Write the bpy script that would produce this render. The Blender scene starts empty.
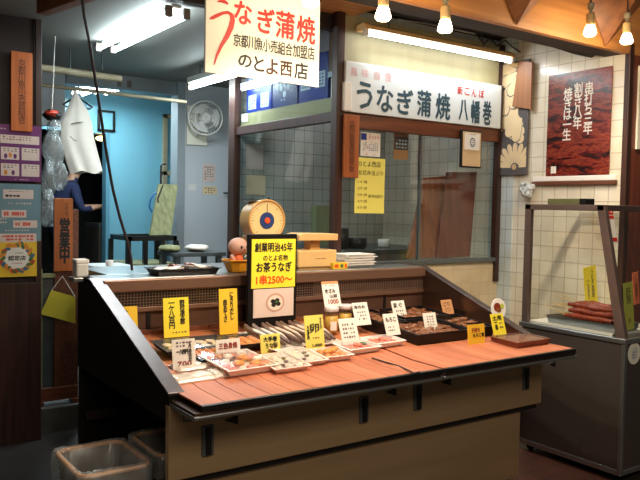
import bpy, bmesh, math, random
from mathutils import Vector, Matrix, Euler
random.seed(7)
sc = bpy.context.scene
COL = sc.collection
PI = math.pi

# ------------------------------------------------------------------ camera
F, YAW, PITCH, ROLL = 731.75, 0.61197, 0.045434, -0.019194
CAM = Vector((0, 0, 1.55))
_fw = Vector((math.sin(YAW)*math.cos(PITCH), math.cos(YAW)*math.cos(PITCH), -math.sin(PITCH)))
_r0 = Vector((math.cos(YAW), -math.sin(YAW), 0))
_d0 = _fw.cross(_r0)
_r = _r0*math.cos(ROLL) + _d0*math.sin(ROLL)
_d = -_r0*math.sin(ROLL) + _d0*math.cos(ROLL)
cam_data = bpy.data.cameras.new('camera')
cam_data.sensor_width = 36.0
cam_data.lens = F/640*36.0
cam_data.clip_start = 0.02
cam = bpy.data.objects.new('camera', cam_data)
COL.objects.link(cam)
cam.matrix_world = Matrix(((_r.x, -_d.x, -_fw.x, CAM.x), (_r.y, -_d.y, -_fw.y, CAM.y), (_r.z, -_d.z, -_fw.z, CAM.z), (0, 0, 0, 1)))
sc.camera = cam

def ray(px, py):
    return _r*((px-320)/F) + _d*((py-240)/F) + _fw
def at(px, py, ax, c):
    d = ray(px, py); i = 'xyz'.index(ax)
    return CAM + d*((c-CAM[i])/d[i])
def depth(p):
    return (Vector(p)-CAM).dot(_fw)
DZ0, DY0, DS = 0.80, 2.62, 0.09          # display deck: height, front edge, slope
def deckz(y): return DZ0 + DS*(y-DY0)
def deck(px, py, off=0.012):
    d = ray(px, py)
    t = (DZ0 + off - DS*DY0 - CAM.z)/(d.z - DS*d.y)
    return CAM + d*t

# ------------------------------------------------------------------ materials
M = {}
def _new(name):
    m = bpy.data.materials.new(name); m.use_nodes = True
    nt = m.node_tree; nt.nodes.clear()
    out = nt.nodes.new('ShaderNodeOutputMaterial')
    M[name] = m
    return m, nt, out
def srgb(r, g, b):
    f = lambda c: ((c/255+0.055)/1.055)**2.4 if c > 10 else c/255/12.92
    return (f(r), f(g), f(b), 1)
def sc_col(c, k): return (min(1, c[0]*k), min(1, c[1]*k), min(1, c[2]*k), 1)
def mat(name, rgb, rough=0.5, metal=0.0, var=0.12, scale=12, bump=0.0, stretch=(1, 1, 1), spec=0.5, trans=0.0):
    m, nt, out = _new(name)
    c = srgb(*rgb)
    b = nt.nodes.new('ShaderNodeBsdfPrincipled')
    tc = nt.nodes.new('ShaderNodeTexCoord'); mp = nt.nodes.new('ShaderNodeMapping')
    mp.inputs['Scale'].default_value = stretch
    nz = nt.nodes.new('ShaderNodeTexNoise'); nz.inputs['Scale'].default_value = scale; nz.inputs['Detail'].default_value = 5
    rp = nt.nodes.new('ShaderNodeValToRGB')
    rp.color_ramp.elements[0].position = 0.3; rp.color_ramp.elements[1].position = 0.7
    rp.color_ramp.elements[0].color = sc_col(c, 1-var); rp.color_ramp.elements[1].color = sc_col(c, 1+var)
    nt.links.new(tc.outputs['Object'], mp.inputs[0]); nt.links.new(mp.outputs[0], nz.inputs['Vector'])
    nt.links.new(nz.outputs['Fac'], rp.inputs[0]); nt.links.new(rp.outputs[0], b.inputs['Base Color'])
    b.inputs['Roughness'].default_value = rough; b.inputs['Metallic'].default_value = metal
    b.inputs['Specular IOR Level'].default_value = spec
    if bump:
        bp = nt.nodes.new('ShaderNodeBump'); bp.inputs['Strength'].default_value = bump; bp.inputs['Distance'].default_value = 0.01
        nt.links.new(nz.outputs['Fac'], bp.inputs['Height']); nt.links.new(bp.outputs[0], b.inputs['Normal'])
    nt.links.new(b.outputs[0], out.inputs[0])
    return m
def wood(name, rgb1, rgb2, axis='z', scale=6, rough=0.5):
    st = {'x': (0.6, 14, 14), 'y': (14, 0.6, 14), 'z': (14, 14, 0.6)}[axis]
    m, nt, out = _new(name)
    b = nt.nodes.new('ShaderNodeBsdfPrincipled')
    tc = nt.nodes.new('ShaderNodeTexCoord'); mp = nt.nodes.new('ShaderNodeMapping'); mp.inputs['Scale'].default_value = st
    nz = nt.nodes.new('ShaderNodeTexNoise'); nz.inputs['Scale'].default_value = scale*0.5; nz.inputs['Detail'].default_value = 6
    nz.inputs['Distortion'].default_value = 0.2
    rp = nt.nodes.new('ShaderNodeValToRGB')
    rp.color_ramp.elements[0].position = 0.32; rp.color_ramp.elements[1].position = 0.68
    rp.color_ramp.elements[0].color = srgb(*rgb1); rp.color_ramp.elements[1].color = srgb(*rgb2)
    nt.links.new(tc.outputs['Object'], mp.inputs[0]); nt.links.new(mp.outputs[0], nz.inputs['Vector'])
    nt.links.new(nz.outputs['Fac'], rp.inputs[0]); nt.links.new(rp.outputs[0], b.inputs['Base Color'])
    b.inputs['Roughness'].default_value = rough
    nt.links.new(b.outputs[0], out.inputs[0])
    return m
def tile(name, rgb, grout, size, plane, rough=0.18, mortar=0.035, var=0.05, off=0.0, aspect=1.0):
    m, nt, out = _new(name)
    b = nt.nodes.new('ShaderNodeBsdfPrincipled')
    tc = nt.nodes.new('ShaderNodeTexCoord'); sp = nt.nodes.new('ShaderNodeSeparateXYZ'); cb = nt.nodes.new('ShaderNodeCombineXYZ')
    nt.links.new(tc.outputs['Object'], sp.inputs[0])
    a, c = {'x': ('Y', 'Z'), 'y': ('X', 'Z'), 'z': ('X', 'Y')}[plane]
    nt.links.new(sp.outputs[a], cb.inputs['X']); nt.links.new(sp.outputs[c], cb.inputs['Y'])
    br = nt.nodes.new('ShaderNodeTexBrick'); br.offset = off; br.squash = 1.0
    br.inputs['Scale'].default_value = 1.0/size
    br.inputs['Brick Width'].default_value = 1.0*aspect; br.inputs['Row Height'].default_value = 1.0
    br.inputs['Mortar Size'].default_value = mortar; br.inputs['Mortar Smooth'].default_value = 0.3
    cc = srgb(*rgb)
    br.inputs['Color1'].default_value = sc_col(cc, 1+var); br.inputs['Color2'].default_value = sc_col(cc, 1-var)
    br.inputs['Mortar'].default_value = srgb(*grout)
    nt.links.new(cb.outputs[0], br.inputs['Vector'])
    nz = nt.nodes.new('ShaderNodeTexNoise'); nz.inputs['Scale'].default_value = 3.5; nz.inputs['Detail'].default_value = 6
    nt.links.new(tc.outputs['Object'], nz.inputs['Vector'])
    rp = nt.nodes.new('ShaderNodeValToRGB'); rp.color_ramp.elements[0].position = 0.35; rp.color_ramp.elements[1].position = 0.65
    rp.color_ramp.elements[0].color = (0.86, 0.82, 0.74, 1); rp.color_ramp.elements[1].color = (1, 1, 1, 1)
    nt.links.new(nz.outputs['Fac'], rp.inputs[0])
    mx = nt.nodes.new('ShaderNodeMix'); mx.data_type = 'RGBA'; mx.blend_type = 'MULTIPLY'; mx.inputs['Factor'].default_value = 1
    nt.links.new(br.outputs['Color'], mx.inputs['A']); nt.links.new(rp.outputs[0], mx.inputs['B'])
    nt.links.new(mx.outputs['Result'], b.inputs['Base Color'])
    bp = nt.nodes.new('ShaderNodeBump'); bp.inputs['Strength'].default_value = 0.3; bp.inputs['Distance'].default_value = 0.003; bp.invert = True
    nt.links.new(br.outputs['Fac'], bp.inputs['Height']); nt.links.new(bp.outputs[0], b.inputs['Normal'])
    b.inputs['Roughness'].default_value = rough
    nt.links.new(b.outputs[0], out.inputs[0])
    return m
def glass(name, tint=(1, 1, 1), gloss=0.12, rough=0.02, milky=0.0, milk=(220, 220, 220)):
    m, nt, out = _new(name)
    t = nt.nodes.new('ShaderNodeBsdfTransparent'); t.inputs[0].default_value = (*tint, 1)
    g = nt.nodes.new('ShaderNodeBsdfGlossy'); g.inputs['Roughness'].default_value = rough
    lw = nt.nodes.new('ShaderNodeLayerWeight'); lw.inputs['Blend'].default_value = 0.5
    pw = nt.nodes.new('ShaderNodeMath'); pw.operation = 'POWER'; pw.inputs[1].default_value = 5.0
    nt.links.new(lw.outputs['Facing'], pw.inputs[0])
    ma = nt.nodes.new('ShaderNodeMath'); ma.operation = 'MULTIPLY_ADD'; ma.inputs[1].default_value = 0.6; ma.inputs[2].default_value = gloss*0.3
    nz = nt.nodes.new('ShaderNodeTexNoise'); nz.inputs['Scale'].default_value = 5
    nt.links.new(pw.outputs[0], ma.inputs[0])
    mx = nt.nodes.new('ShaderNodeMixShader')
    nt.links.new(ma.outputs[0], mx.inputs[0]); nt.links.new(t.outputs[0], mx.inputs[1]); nt.links.new(g.outputs[0], mx.inputs[2])
    last = mx
    if milky:
        d = nt.nodes.new('ShaderNodeBsdfDiffuse'); d.inputs[0].default_value = srgb(*milk)
        m2 = nt.nodes.new('ShaderNodeMixShader')
        k = nt.nodes.new('ShaderNodeMath'); k.operation = 'MULTIPLY'; k.inputs[1].default_value = milky*2
        nt.links.new(nz.outputs['Fac'], k.inputs[0]); nt.links.new(k.outputs[0], m2.inputs[0])
        nt.links.new(mx.outputs[0], m2.inputs[1]); nt.links.new(d.outputs[0], m2.inputs[2]); last = m2
    nt.links.new(last.outputs[0], out.inputs[0])
    return m
def emit(name, rgb, strength):
    m, nt, out = _new(name)
    e = nt.nodes.new('ShaderNodeEmission'); e.inputs[0].default_value = (*rgb, 1); e.inputs[1].default_value = strength
    nt.links.new(e.outputs[0], out.inputs[0])
    return m

# setting
mat('stone_floor', (46, 40, 36), 0.5, var=0.35, scale=5, bump=0.3)
tile('brick_floor', (92, 54, 44), (46, 42, 38), 0.12, 'z', 0.5, aspect=2.0, off=0.5)
mat('step_stone', (92, 90, 86), 0.8, var=0.3, scale=6)
mat('grey_ceiling', (134, 134, 128), 0.6, var=0.06, scale=2)
wood('ply_soffit', (176, 116, 62), (206, 146, 86), 'x', 3, 0.5)
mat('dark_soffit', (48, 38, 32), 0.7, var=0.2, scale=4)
tile('cream_tile', (236, 230, 214), (202, 192, 172), 0.108, 'x')
tile('cool_lit_tile', (208, 220, 222), (170, 178, 178), 0.108, 'x')  # bluish tint: the front tube's cool light put into the tile colour
tile('kitchen_tile', (192, 192, 186), (124, 124, 120), 0.10, 'y', mortar=0.03)
tile('low_cream', (222, 204, 172), (206, 186, 152), 0.10, 'y', 0.35, mortar=0.02)
mat('kitchen_paint', (170, 176, 176), 0.6, var=0.05)
mat('blue_wall', (126, 188, 208), 0.22, var=0.04, scale=1.5)
mat('blue_trim', (98, 156, 178), 0.4, var=0.05)
mat('white_wall', (202, 208, 214), 0.4, var=0.03, scale=1.5)
mat('grey_jamb', (150, 160, 166), 0.45, var=0.05)
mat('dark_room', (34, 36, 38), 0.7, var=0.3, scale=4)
wood('dark_wood', (44, 26, 20), (72, 42, 32), 'z', 6, 0.45)
wood('pillar_wood', (30, 17, 16), (44, 25, 21), 'z', 5, 0.55)
wood('brown_wood_x', (96, 54, 36), (140, 82, 54), 'x', 6, 0.4)
wood('brown_wood_y', (88, 52, 36), (124, 76, 54), 'y', 6, 0.4)
wood('red_wood', (100, 48, 34), (128, 66, 46), 'z', 4, 0.35)
wood('fascia_wood', (178, 112, 56), (212, 146, 82), 'x', 3, 0.45)
wood('rib_wood', (116, 70, 40), (150, 94, 56), 'y', 3, 0.5)
mat('olive_board', (168, 160, 122), 0.5, var=0.06, scale=3, stretch=(6, 1, 0.4))
wood('orange_board', (186, 92, 36), (214, 116, 52), 'z', 5, 0.5)
wood('shopboard', (150, 78, 34), (182, 100, 46), 'z', 5, 0.5)
# counter
mat('steel_front', (186, 156, 118), 0.38, 0.5, var=0.10, scale=3, stretch=(0.3, 1, 5))
mat('cap_steel', (108, 98, 96), 0.36, 0.85, var=0.1)
mat('steel_dark', (92, 72, 60), 0.28, 0.8, var=0.15, scale=3)
mat('steel_bright', (176, 178, 178), 0.3, 0.9, var=0.06)
mat('ledge_steel', (136, 104, 86), 0.34, 0.5, var=0.12, scale=4, stretch=(0.3, 3, 3))
mat('steel_brown', (112, 84, 70), 0.3, 0.55, var=0.15, scale=4)
mat('black_panel', (15, 13, 13), 0.6, var=0.2, spec=0.2)
mat('near_black', (20, 18, 18), 0.4, var=0.2)
mat('black_rubber', (26, 25, 26), 0.6, var=0.1)
wood('deck_wood', (168, 98, 62), (196, 122, 80), 'y', 4, 0.45)
wood('mat_slat', (172, 98, 66), (198, 122, 86), 'y', 3, 0.5)
mat('mat_thread', (86, 48, 30), 0.8)
mat('grille_metal', (74, 60, 54), 0.35, 0.7, var=0.1)
mat('mesh_wire', (150, 122, 104), 0.35, 0.7, var=0.1)
mat('case_steel', (112, 102, 96), 0.42, 0.7, var=0.10, scale=2, stretch=(1, 1, 0.4))
mat('case_frame', (122, 104, 98), 0.4, 0.6, var=0.08)
# things
mat('cream_card', (246, 242, 224), 0.6, var=0.02, scale=3)
mat('sign_white', (222, 228, 228), 0.35, var=0.03, scale=3)
mat('yellow', (244, 226, 58), 0.55, var=0.03, scale=3)
mat('golden', (240, 198, 52), 0.5, var=0.04, scale=3)
mat('pale_yellow', (240, 228, 110), 0.55, var=0.03, scale=3)
mat('dull_yellow', (206, 190, 56), 0.6, var=0.04, scale=3)
mat('lime_yellow', (200, 206, 84), 0.55, var=0.04)
mat('coral', (238, 128, 84), 0.55, var=0.03)
mat('white_paper', (240, 234, 224), 0.55, var=0.02)
mat('tan_paper', (206, 150, 100), 0.55, var=0.03)
mat('ink', (24, 20, 20), 0.6, var=0.0)
mat('ink_soft', (90, 80, 76), 0.6, var=0.0)
mat('red_ink', (204, 40, 28), 0.55, var=0.05)
mat('faded_red', (226, 186, 184), 0.55, var=0.05)
mat('red_brown_ink', (150, 60, 50), 0.6, var=0.05)
mat('orange_red', (226, 84, 30), 0.55, var=0.05)
mat('board_ink', (66, 34, 20), 0.6, var=0.0)
mat('teal_ink', (40, 72, 86), 0.5, var=0.05)
mat('purple', (112, 44, 104), 0.5, var=0.05)
mat('teal_poster', (112, 142, 152), 0.5, var=0.06)
mat('salmon_ink', (218, 92, 70), 0.55, var=0.05)
mat('pale_pink', (226, 204, 192), 0.55, var=0.04)
mat('leaf_green', (70, 112, 60), 0.55, var=0.2, scale=40)
mat('leaf_blue', (62, 104, 130), 0.55, var=0.2, scale=40)
mat('berry_red', (196, 62, 44), 0.55, var=0.1)
mat('flower_orange', (226, 140, 50), 0.55, var=0.1)
mat('white_cloth', (236, 228, 216), 0.85, var=0.05, scale=8, bump=0.1)
mat('clear_plastic_white', (214, 220, 220), 0.2, var=0.05)
mat('white_plastic', (226, 226, 222), 0.4, var=0.03)
mat('foam_white', (244, 240, 234), 0.6, var=0.02)
mat('cream_plastic', (232, 190, 126), 0.4, var=0.03)
mat('cream_dark', (196, 150, 92), 0.4, var=0.04)
mat('dial_cream', (244, 212, 150), 0.45, var=0.02)
mat('dial_ring', (214, 164, 96), 0.35, var=0.03)
mat('dial_blue', (44, 66, 122), 0.4, var=0.03)
mat('blue_pack', (30, 52, 150), 0.3, var=0.15, scale=8)
mat('blue_deep', (22, 36, 112), 0.35, var=0.1)
mat('pale_print', (196, 214, 236), 0.5)
mat('doll_skin', (206, 160, 142), 0.6, var=0.06)
mat('doll_orange', (214, 96, 40), 0.6, var=0.1)
mat('orange_bowl', (238, 158, 34), 0.4, var=0.05)
mat('black_tray', (18, 16, 17), 0.4, var=0.1, spec=0.3)
mat('foam_pink', (246, 226, 216), 0.45, var=0.02)
mat('meat_pink', (226, 120, 96), 0.35, var=0.25, scale=60)
mat('food_orange', (232, 140, 50), 0.35, var=0.2, scale=60)
mat('food_white', (236, 220, 204), 0.3, var=0.12, scale=50)
mat('food_cream', (230, 202, 160), 0.3, var=0.15, scale=50)
mat('food_brown', (132, 80, 46), 0.4, var=0.35, scale=50)
mat('fish_roast', (128, 76, 44), 0.3, var=0.75, scale=70)
mat('fish_dark', (104, 78, 66), 0.3, var=0.4, scale=40)
mat('fish_silver', (222, 206, 192), 0.3, 0.1, var=0.15, scale=30)
mat('fish_purple', (96, 56, 70), 0.4, var=0.2, scale=60)
mat('glaze_red', (142, 58, 34), 0.25, var=0.45, scale=60, bump=0.5)
mat('bamboo', (222, 190, 130), 0.5)
mat('pickle_yellow', (206, 164, 70), 0.35, var=0.2, scale=30)
mat('jar_lid', (226, 214, 214), 0.35, 0.2)
mat('tan_board', (214, 184, 140), 0.6, var=0.06)
mat('board_grey', (92, 88, 90), 0.6, var=0.08)
mat('petal', (238, 214, 170), 0.6, var=0.05)
wood('trapezoid_wood', (140, 92, 58), (166, 112, 74), 'z', 4, 0.5)
wood('cutting_wood', (110, 58, 34), (150, 84, 50), 'z', 4, 0.5)
wood('mossy_wood', (120, 124, 84), (164, 164, 120), 'z', 4, 0.7)
mat('grey_steel', (110, 116, 118), 0.35, 0.6, var=0.1)
mat('pipe_beige', (170, 158, 130), 0.45, var=0.1)
mat('cable_dark', (50, 38, 40), 0.5, var=0.1)
mat('green_box', (104, 108, 66), 0.6, var=0.1)
mat('blue_hose', (40, 112, 170), 0.4)
mat('navy_cloth', (38, 48, 84), 0.85, var=0.15)
mat('trouser_cloth', (30, 30, 36), 0.85, var=0.15)
mat('skin', (206, 156, 128), 0.55, var=0.06)
mat('hair_black', (22, 18, 18), 0.5, var=0.2)
mat('bin_brown', (222, 156, 96), 0.5, var=0.1)
mat('bin_grey', (112, 102, 94), 0.5, var=0.1)
glass('pane_glass', (0.93, 0.96, 0.95), 0.16, 0.01)
glass('case_glass', (0.97, 0.98, 0.96), 0.1, 0.01)
glass('film', (0.96, 0.96, 0.95), 0.25, 0.12, milky=0.03)
glass('bag_film', (0.9, 0.93, 0.93), 0.2, 0.3, milky=0.2, milk=(224, 228, 228))
glass('jar_glass', (0.96, 0.95, 0.9), 0.2, 0.03)
emit('tube_cool', (0.80, 0.96, 1.0), 26)
emit('tube_front', (0.90, 0.95, 1.0), 14)
emit('bulb_warm', (1.0, 0.78, 0.46), 45)
emit('lamp_yellow', (1.0, 0.85, 0.4), 3)
# poster of grilled eel: reds, browns and blacks in glossy bands
def eel_poster():
    m, nt, out = _new('eel_photo')
    b = nt.nodes.new('ShaderNodeBsdfPrincipled'); tc = nt.nodes.new('ShaderNodeTexCoord'); mp = nt.nodes.new('ShaderNodeMapping')
    mp.inputs['Scale'].default_value = (2, 2.2, 9); mp.inputs['Rotation'].default_value = (0.10, 0, 0)
    nz = nt.nodes.new('ShaderNodeTexNoise'); nz.inputs['Scale'].default_value = 2.0; nz.inputs['Detail'].default_value = 12; nz.inputs['Roughness'].default_value = 0.72; nz.inputs['Distortion'].default_value = 0.5
    rp = nt.nodes.new('ShaderNodeValToRGB'); e = rp.color_ramp.elements
    e[0].position = 0.36; e[0].color = srgb(20, 8, 10); e[1].position = 0.68; e[1].color = srgb(204, 124, 74)
    for p, c in ((0.43, (44, 14, 16)), (0.49, (112, 32, 26)), (0.54, (150, 66, 42)), (0.58, (78, 26, 28)), (0.63, (136, 50, 36))):
        k = e.new(p); k.color = srgb(*c)
    nt.links.new(tc.outputs['Object'], mp.inputs[0]); nt.links.new(mp.outputs[0], nz.inputs['Vector'])
    nt.links.new(nz.outputs['Fac'], rp.inputs[0]); nt.links.new(rp.outputs[0], b.inputs['Base Color'])
    b.inputs['Roughness'].default_value = 0.25
    nt.links.new(b.outputs[0], out.inputs[0])
eel_poster()

# ------------------------------------------------------------------ mesh building
OFF = {}
class MB:
    def __init__(s): s.v = []; s.f = []; s.m = []; s.sm = []
    def add(s, vs, fs, m=0, smooth=False):
        o = len(s.v); s.v += [Vector(p) for p in vs]
        for f in fs: s.f.append([i+o for i in f]); s.m.append(m); s.sm.append(smooth)
        return s
    def box(s, x0, x1, y0, y1, z0, z1, m=0):
        x0, x1 = min(x0, x1), max(x0, x1); y0, y1 = min(y0, y1), max(y0, y1); z0, z1 = min(z0, z1), max(z0, z1)
        v = [(x0, y0, z0), (x1, y0, z0), (x1, y1, z0), (x0, y1, z0), (x0, y0, z1), (x1, y0, z1), (x1, y1, z1), (x0, y1, z1)]
        return s.add(v, [(3, 2, 1, 0), (4, 5, 6, 7), (0, 1, 5, 4), (1, 2, 6, 5), (2, 3, 7, 6), (3, 0, 4, 7)], m)
    def obox(s, c, size, rot=(0, 0, 0), m=0):
        R = Euler(rot).to_matrix(); c = Vector(c); hx, hy, hz = [k/2 for k in size]
        v = [c + R @ Vector((a*hx, b*hy, d*hz)) for d in (-1, 1) for a, b in ((-1, -1), (1, -1), (1, 1), (-1, 1))]
        return s.add(v, [(3, 2, 1, 0), (4, 5, 6, 7), (0, 1, 5, 4), (1, 2, 6, 5), (2, 3, 7, 6), (3, 0, 4, 7)], m)
    def prism(s, poly, ext, m=0):
        n = len(poly); e = Vector(ext); P = [Vector(p) for p in poly]
        nrm = sum(((P[i]-P[0]).cross(P[(i+1) % n]-P[0]) for i in range(1, n-1)), Vector())
        if nrm.dot(e) > 0: P.reverse()
        v = P + [p+e for p in P]
        f = [tuple(range(n)), tuple(range(2*n-1, n-1, -1))] + [(i, i+n, (i+1) % n+n, (i+1) % n) for i in range(n)]
        return s.add(v, f, m)
    def tube(s, pts, r, n=10, m=0, closed=False, cap=True):
        P = [Vector(p) for p in pts]; k = len(P); rings = []
        rr = r if isinstance(r, (list, tuple)) else [r]*k
        up = None
        for i, p in enumerate(P):
            if closed: t = (P[(i+1) % k]-P[i-1]).normalized()
            else: t = (P[min(i+1, k-1)]-P[max(i-1, 0)]).normalized()
            if up is None:
                up = Vector((0, 0, 1)) if abs(t.z) < 0.9 else Vector((1, 0, 0))
            a = (up - t*up.dot(t)).normalized(); up = a; b = t.cross(a)
            rings.append([p + (a*math.cos(2*PI*j/n)+b*math.sin(2*PI*j/n))*rr[i] for j in range(n)])
        v = [q for rg in rings for q in rg]; f = []
        for i in range(k if closed else k-1):
            i2 = (i+1) % k
            for j in range(n): f.append((i*n+j, i*n+(j+1) % n, i2*n+(j+1) % n, i2*n+j))
        s.add(v, f, m, True)
        if cap and not closed:
            s.add(rings[0], [tuple(range(n-1, -1, -1))], m); s.add(rings[-1], [tuple(range(n))], m)
        return s
    def lathe(s, prof, c=(0, 0, 0), n=24, m=0, R=None, smooth=True):
        c = Vector(c); v = []
        for r, z in prof:
            for j in range(n):
                p = Vector((r*math.cos(2*PI*j/n), r*math.sin(2*PI*j/n), z))
                v.append(c + (R @ p if R is not None else p))
        f = []
        for i in range(len(prof)-1):
            for j in range(n): f.append((i*n+j, i*n+(j+1) % n, (i+1)*n+(j+1) % n, (i+1)*n+j))
        if prof[0][0] > 1e-5: f.append(tuple(range(n-1, -1, -1)))
        if prof[-1][0] > 1e-5: f.append(tuple((len(prof)-1)*n+j for j in range(n)))
        return s.add(v, f, m, smooth)
    def blob(s, c, rad, rot=(0, 0, 0), m=0, nz=0.0, n=10, k=7):
        R = Euler(rot).to_matrix(); c = Vector(c); v = []; f = []
        for i in range(k+1):
            th = PI*i/k
            for j in range(n):
                ph = 2*PI*j/n
                q = 1 + random.uniform(-nz, nz) if 0 < i < k else 1
                p = Vector((math.sin(th)*math.cos(ph)*rad[0]*q, math.sin(th)*math.sin(ph)*rad[1]*q, math.cos(th)*rad[2]*q))
                v.append(c + R @ p)
        for i in range(k):
            for j in range(n): f.append((i*n+j, (i+1)*n+j, (i+1)*n+(j+1) % n, i*n+(j+1) % n))
        return s.add(v, f, m, True)
    def grid(s, fn, nu, nv, m=0, smooth=True, closed=False):
        v = [fn(i/nu, j/nv) for j in range(nv+1) for i in range(nu+1)]
        f = [(j*(nu+1)+i, j*(nu+1)+i+1, (j+1)*(nu+1)+i+1, (j+1)*(nu+1)+i) for j in range(nv) for i in range(nu)]
        return s.add(v, f, m, smooth)
    def tray(s, w, d, h, t=0.004, flare=0.012, lip=0.006, c=(0, 0, 0), m=0):
        c = Vector(c)
        def rect(a, b, z): return [c+Vector((-a, -b, z)), c+Vector((a, -b, z)), c+Vector((a, b, z)), c+Vector((-a, b, z))]
        a, b = w/2, d/2
        L = [rect(a-flare, b-flare, 0), rect(a, b, h), rect(a+lip, b+lip, h), rect(a+lip, b+lip, h+t), rect(a-t, b-t, h+t), rect(a-flare-t, b-flare-t, t)]
        v = [p for r in L for p in r]; f = [(3, 2, 1, 0)]
        for i in range(5):
            for j in range(4): f.append((i*4+j, i*4+(j+1) % 4, (i+1)*4+(j+1) % 4, (i+1)*4+j))
        f.append((20, 21, 22, 23))
        return s.add(v, f, m)
    def build(s, name, mats, parent=None, origin=None, bevel=0.0, world=True, seg=2):
        if not isinstance(mats, (list, tuple)): mats = [mats]
        off = Vector((0, 0, 0))
        if parent is not None: off = OFF.get(parent.name, Vector((0, 0, 0))) if world else Vector((0, 0, 0))
        elif origin is not None: off = Vector(origin)
        me = bpy.data.meshes.new(name)
        me.from_pydata([p-off for p in s.v], [], s.f)
        for x in mats: me.materials.append(M[x] if isinstance(x, str) else x)
        me.polygons.foreach_set('material_index', s.m); me.polygons.foreach_set('use_smooth', s.sm)
        me.update()
        o = bpy.data.objects.new(name, me); COL.objects.link(o)
        if parent is not None: o.parent = parent; OFF[o.name] = off
        else: o.location = off; OFF[o.name] = off
        if bevel:
            b = o.modifiers.new('bevel', 'BEVEL'); b.width = bevel; b.segments = seg; b.limit_method = 'ANGLE'; b.angle_limit = 0.7
        return o
def tag(o, label, cat, group=None):
    o['label'] = label; o['category'] = cat
    if group: o['group'] = group
    return o
def thing(name, label, cat, loc, group=None, rot=(0, 0, 0)):
    o = bpy.data.objects.new(name, None); COL.objects.link(o); o.empty_display_size = 0.05
    o.location = loc; o.rotation_euler = rot; OFF[o.name] = Vector(loc)
    return tag(o, label, cat, group)
def struct(o): o['kind'] = 'structure'; return o
def sempty(name, loc):
    o = bpy.data.objects.new(name, None); COL.objects.link(o); o.location = loc; OFF[o.name] = Vector(loc); o['kind'] = 'structure'
    return o
def dup(root, loc, rot=None, label=None, group=None):
    def cp(o, par):
        c = o.copy(); COL.objects.link(c)
        if par is not None: c.parent = par
        for ch in list(o.children): cp(ch, c)
        return c
    r = cp(root, None); r.location = loc
    if rot is not None: r.rotation_euler = rot
    if label: r['label'] = label
    if group: r['group'] = group
    return r

# ------------------------------------------------------------------ lettering
_TC = {}
def glyphs(text):
    if text in _TC: return _TC[text]
    cu = bpy.data.curves.new('lettering', 'FONT'); cu.body = text; cu.size = 1; cu.resolution_u = 2
    cu.align_x = 'CENTER'; cu.space_line = 0.78 if '\n' in text else 1.0
    o = bpy.data.objects.new('lettering', cu); COL.objects.link(o)
    bpy.context.view_layer.update()
    me = bpy.data.meshes.new_from_object(o.evaluated_get(bpy.context.evaluated_depsgraph_get()))
    v = [p.co.to_2d() for p in me.vertices]; f = [tuple(p.vertices) for p in me.polygons]
    bpy.data.objects.remove(o); bpy.data.curves.remove(cu); bpy.data.meshes.remove(me)
    _TC[text] = (v, f)
    return _TC[text]
def write(mb, text, c, w, h, m=0, vert=False, u=(1, 0, 0), v=(0, 0, 1), lift=0.0012, shear=0.0, weight=0.0):
    """put one line (or one column) of writing into mb, filling w by h about the point c of a panel spanned by u, v"""
    if vert: text = '\n'.join(text)
    P, Fc = glyphs(text)
    if not P: return
    U, V = Vector(u).normalized(), Vector(v).normalized(); N = U.cross(V)
    x0, x1 = min(p.x for p in P), max(p.x for p in P); y0, y1 = min(p.y for p in P), max(p.y for p in P)
    kx, ky = w/max(x1-x0, 1e-4), h/max(y1-y0, 1e-4); c = Vector(c)
    reps = [(0, 0)] if not weight else [(0, 0), (weight, 0), (-weight, 0), (0, weight), (0, -weight)]
    for i, (dx, dy) in enumerate(reps):
        pts = []
        for p in P:
            a, b = (p.x-(x0+x1)/2)*kx+dx, (p.y-(y0+y1)/2)*ky+dy
            pts.append(c + U*(a+shear*b) + V*b + N*(lift+i*0.00012))
        mb.add(pts, Fc, m)
def strokes(mb, c, w, h, rows, cols, m=0, u=(1, 0, 0), v=(0, 0, 1), lift=0.0012, fill=0.6, seed=1):
    """rows of print too small to read: short bars"""
    U, V = Vector(u).normalized(), Vector(v).normalized(); N = U.cross(V); c = Vector(c); rn = random.Random(seed)
    for i in range(rows):
        for j in range(cols):
            if rn.random() > 0.85: continue
            bw, bh = w/cols*fill*rn.uniform(0.6, 1.2), h/rows*fill*rn.uniform(0.5, 0.9)
            q = c + U*(-w/2+w*(j+0.5)/cols) + V*(h/2-h*(i+0.5)/rows) + N*lift
            mb.add([q-U*bw/2-V*bh/2, q+U*bw/2-V*bh/2, q+U*bw/2+V*bh/2, q-U*bw/2+V*bh/2], [(0, 1, 2, 3)], m)
def flat(mb, c, w, h, m=0, u=(1, 0, 0), v=(0, 0, 1), lift=0.0008):
    U, V = Vector(u).normalized(), Vector(v).normalized(); N = U.cross(V); q = Vector(c)+N*lift
    mb.add([q-U*w/2-V*h/2, q+U*w/2-V*h/2, q+U*w/2+V*h/2, q-U*w/2+V*h/2], [(0, 1, 2, 3)], m)
def disc(mb, c, rx, ry, m=0, u=(1, 0, 0), v=(0, 0, 1), lift=0.001, n=28, a0=0, a1=2*PI, r0=0.0):
    U, V = Vector(u).normalized(), Vector(v).normalized(); N = U.cross(V); q = Vector(c)+N*lift
    P = [q+U*math.cos(a0+(a1-a0)*i/n)*rx+V*math.sin(a0+(a1-a0)*i/n)*ry for i in range(n+1)]
    if r0:
        Q = [q+(p-q)*r0 for p in P]
        mb.add(P+Q, [(i, i+1, n+2+i, n+1+i) for i in range(n)], m)
    else: mb.add([q]+P, [(0, i+1, i+2) for i in range(n)], m)
WU = (0, -1, 0)                                           # reading direction on a wall that faces -X

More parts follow.
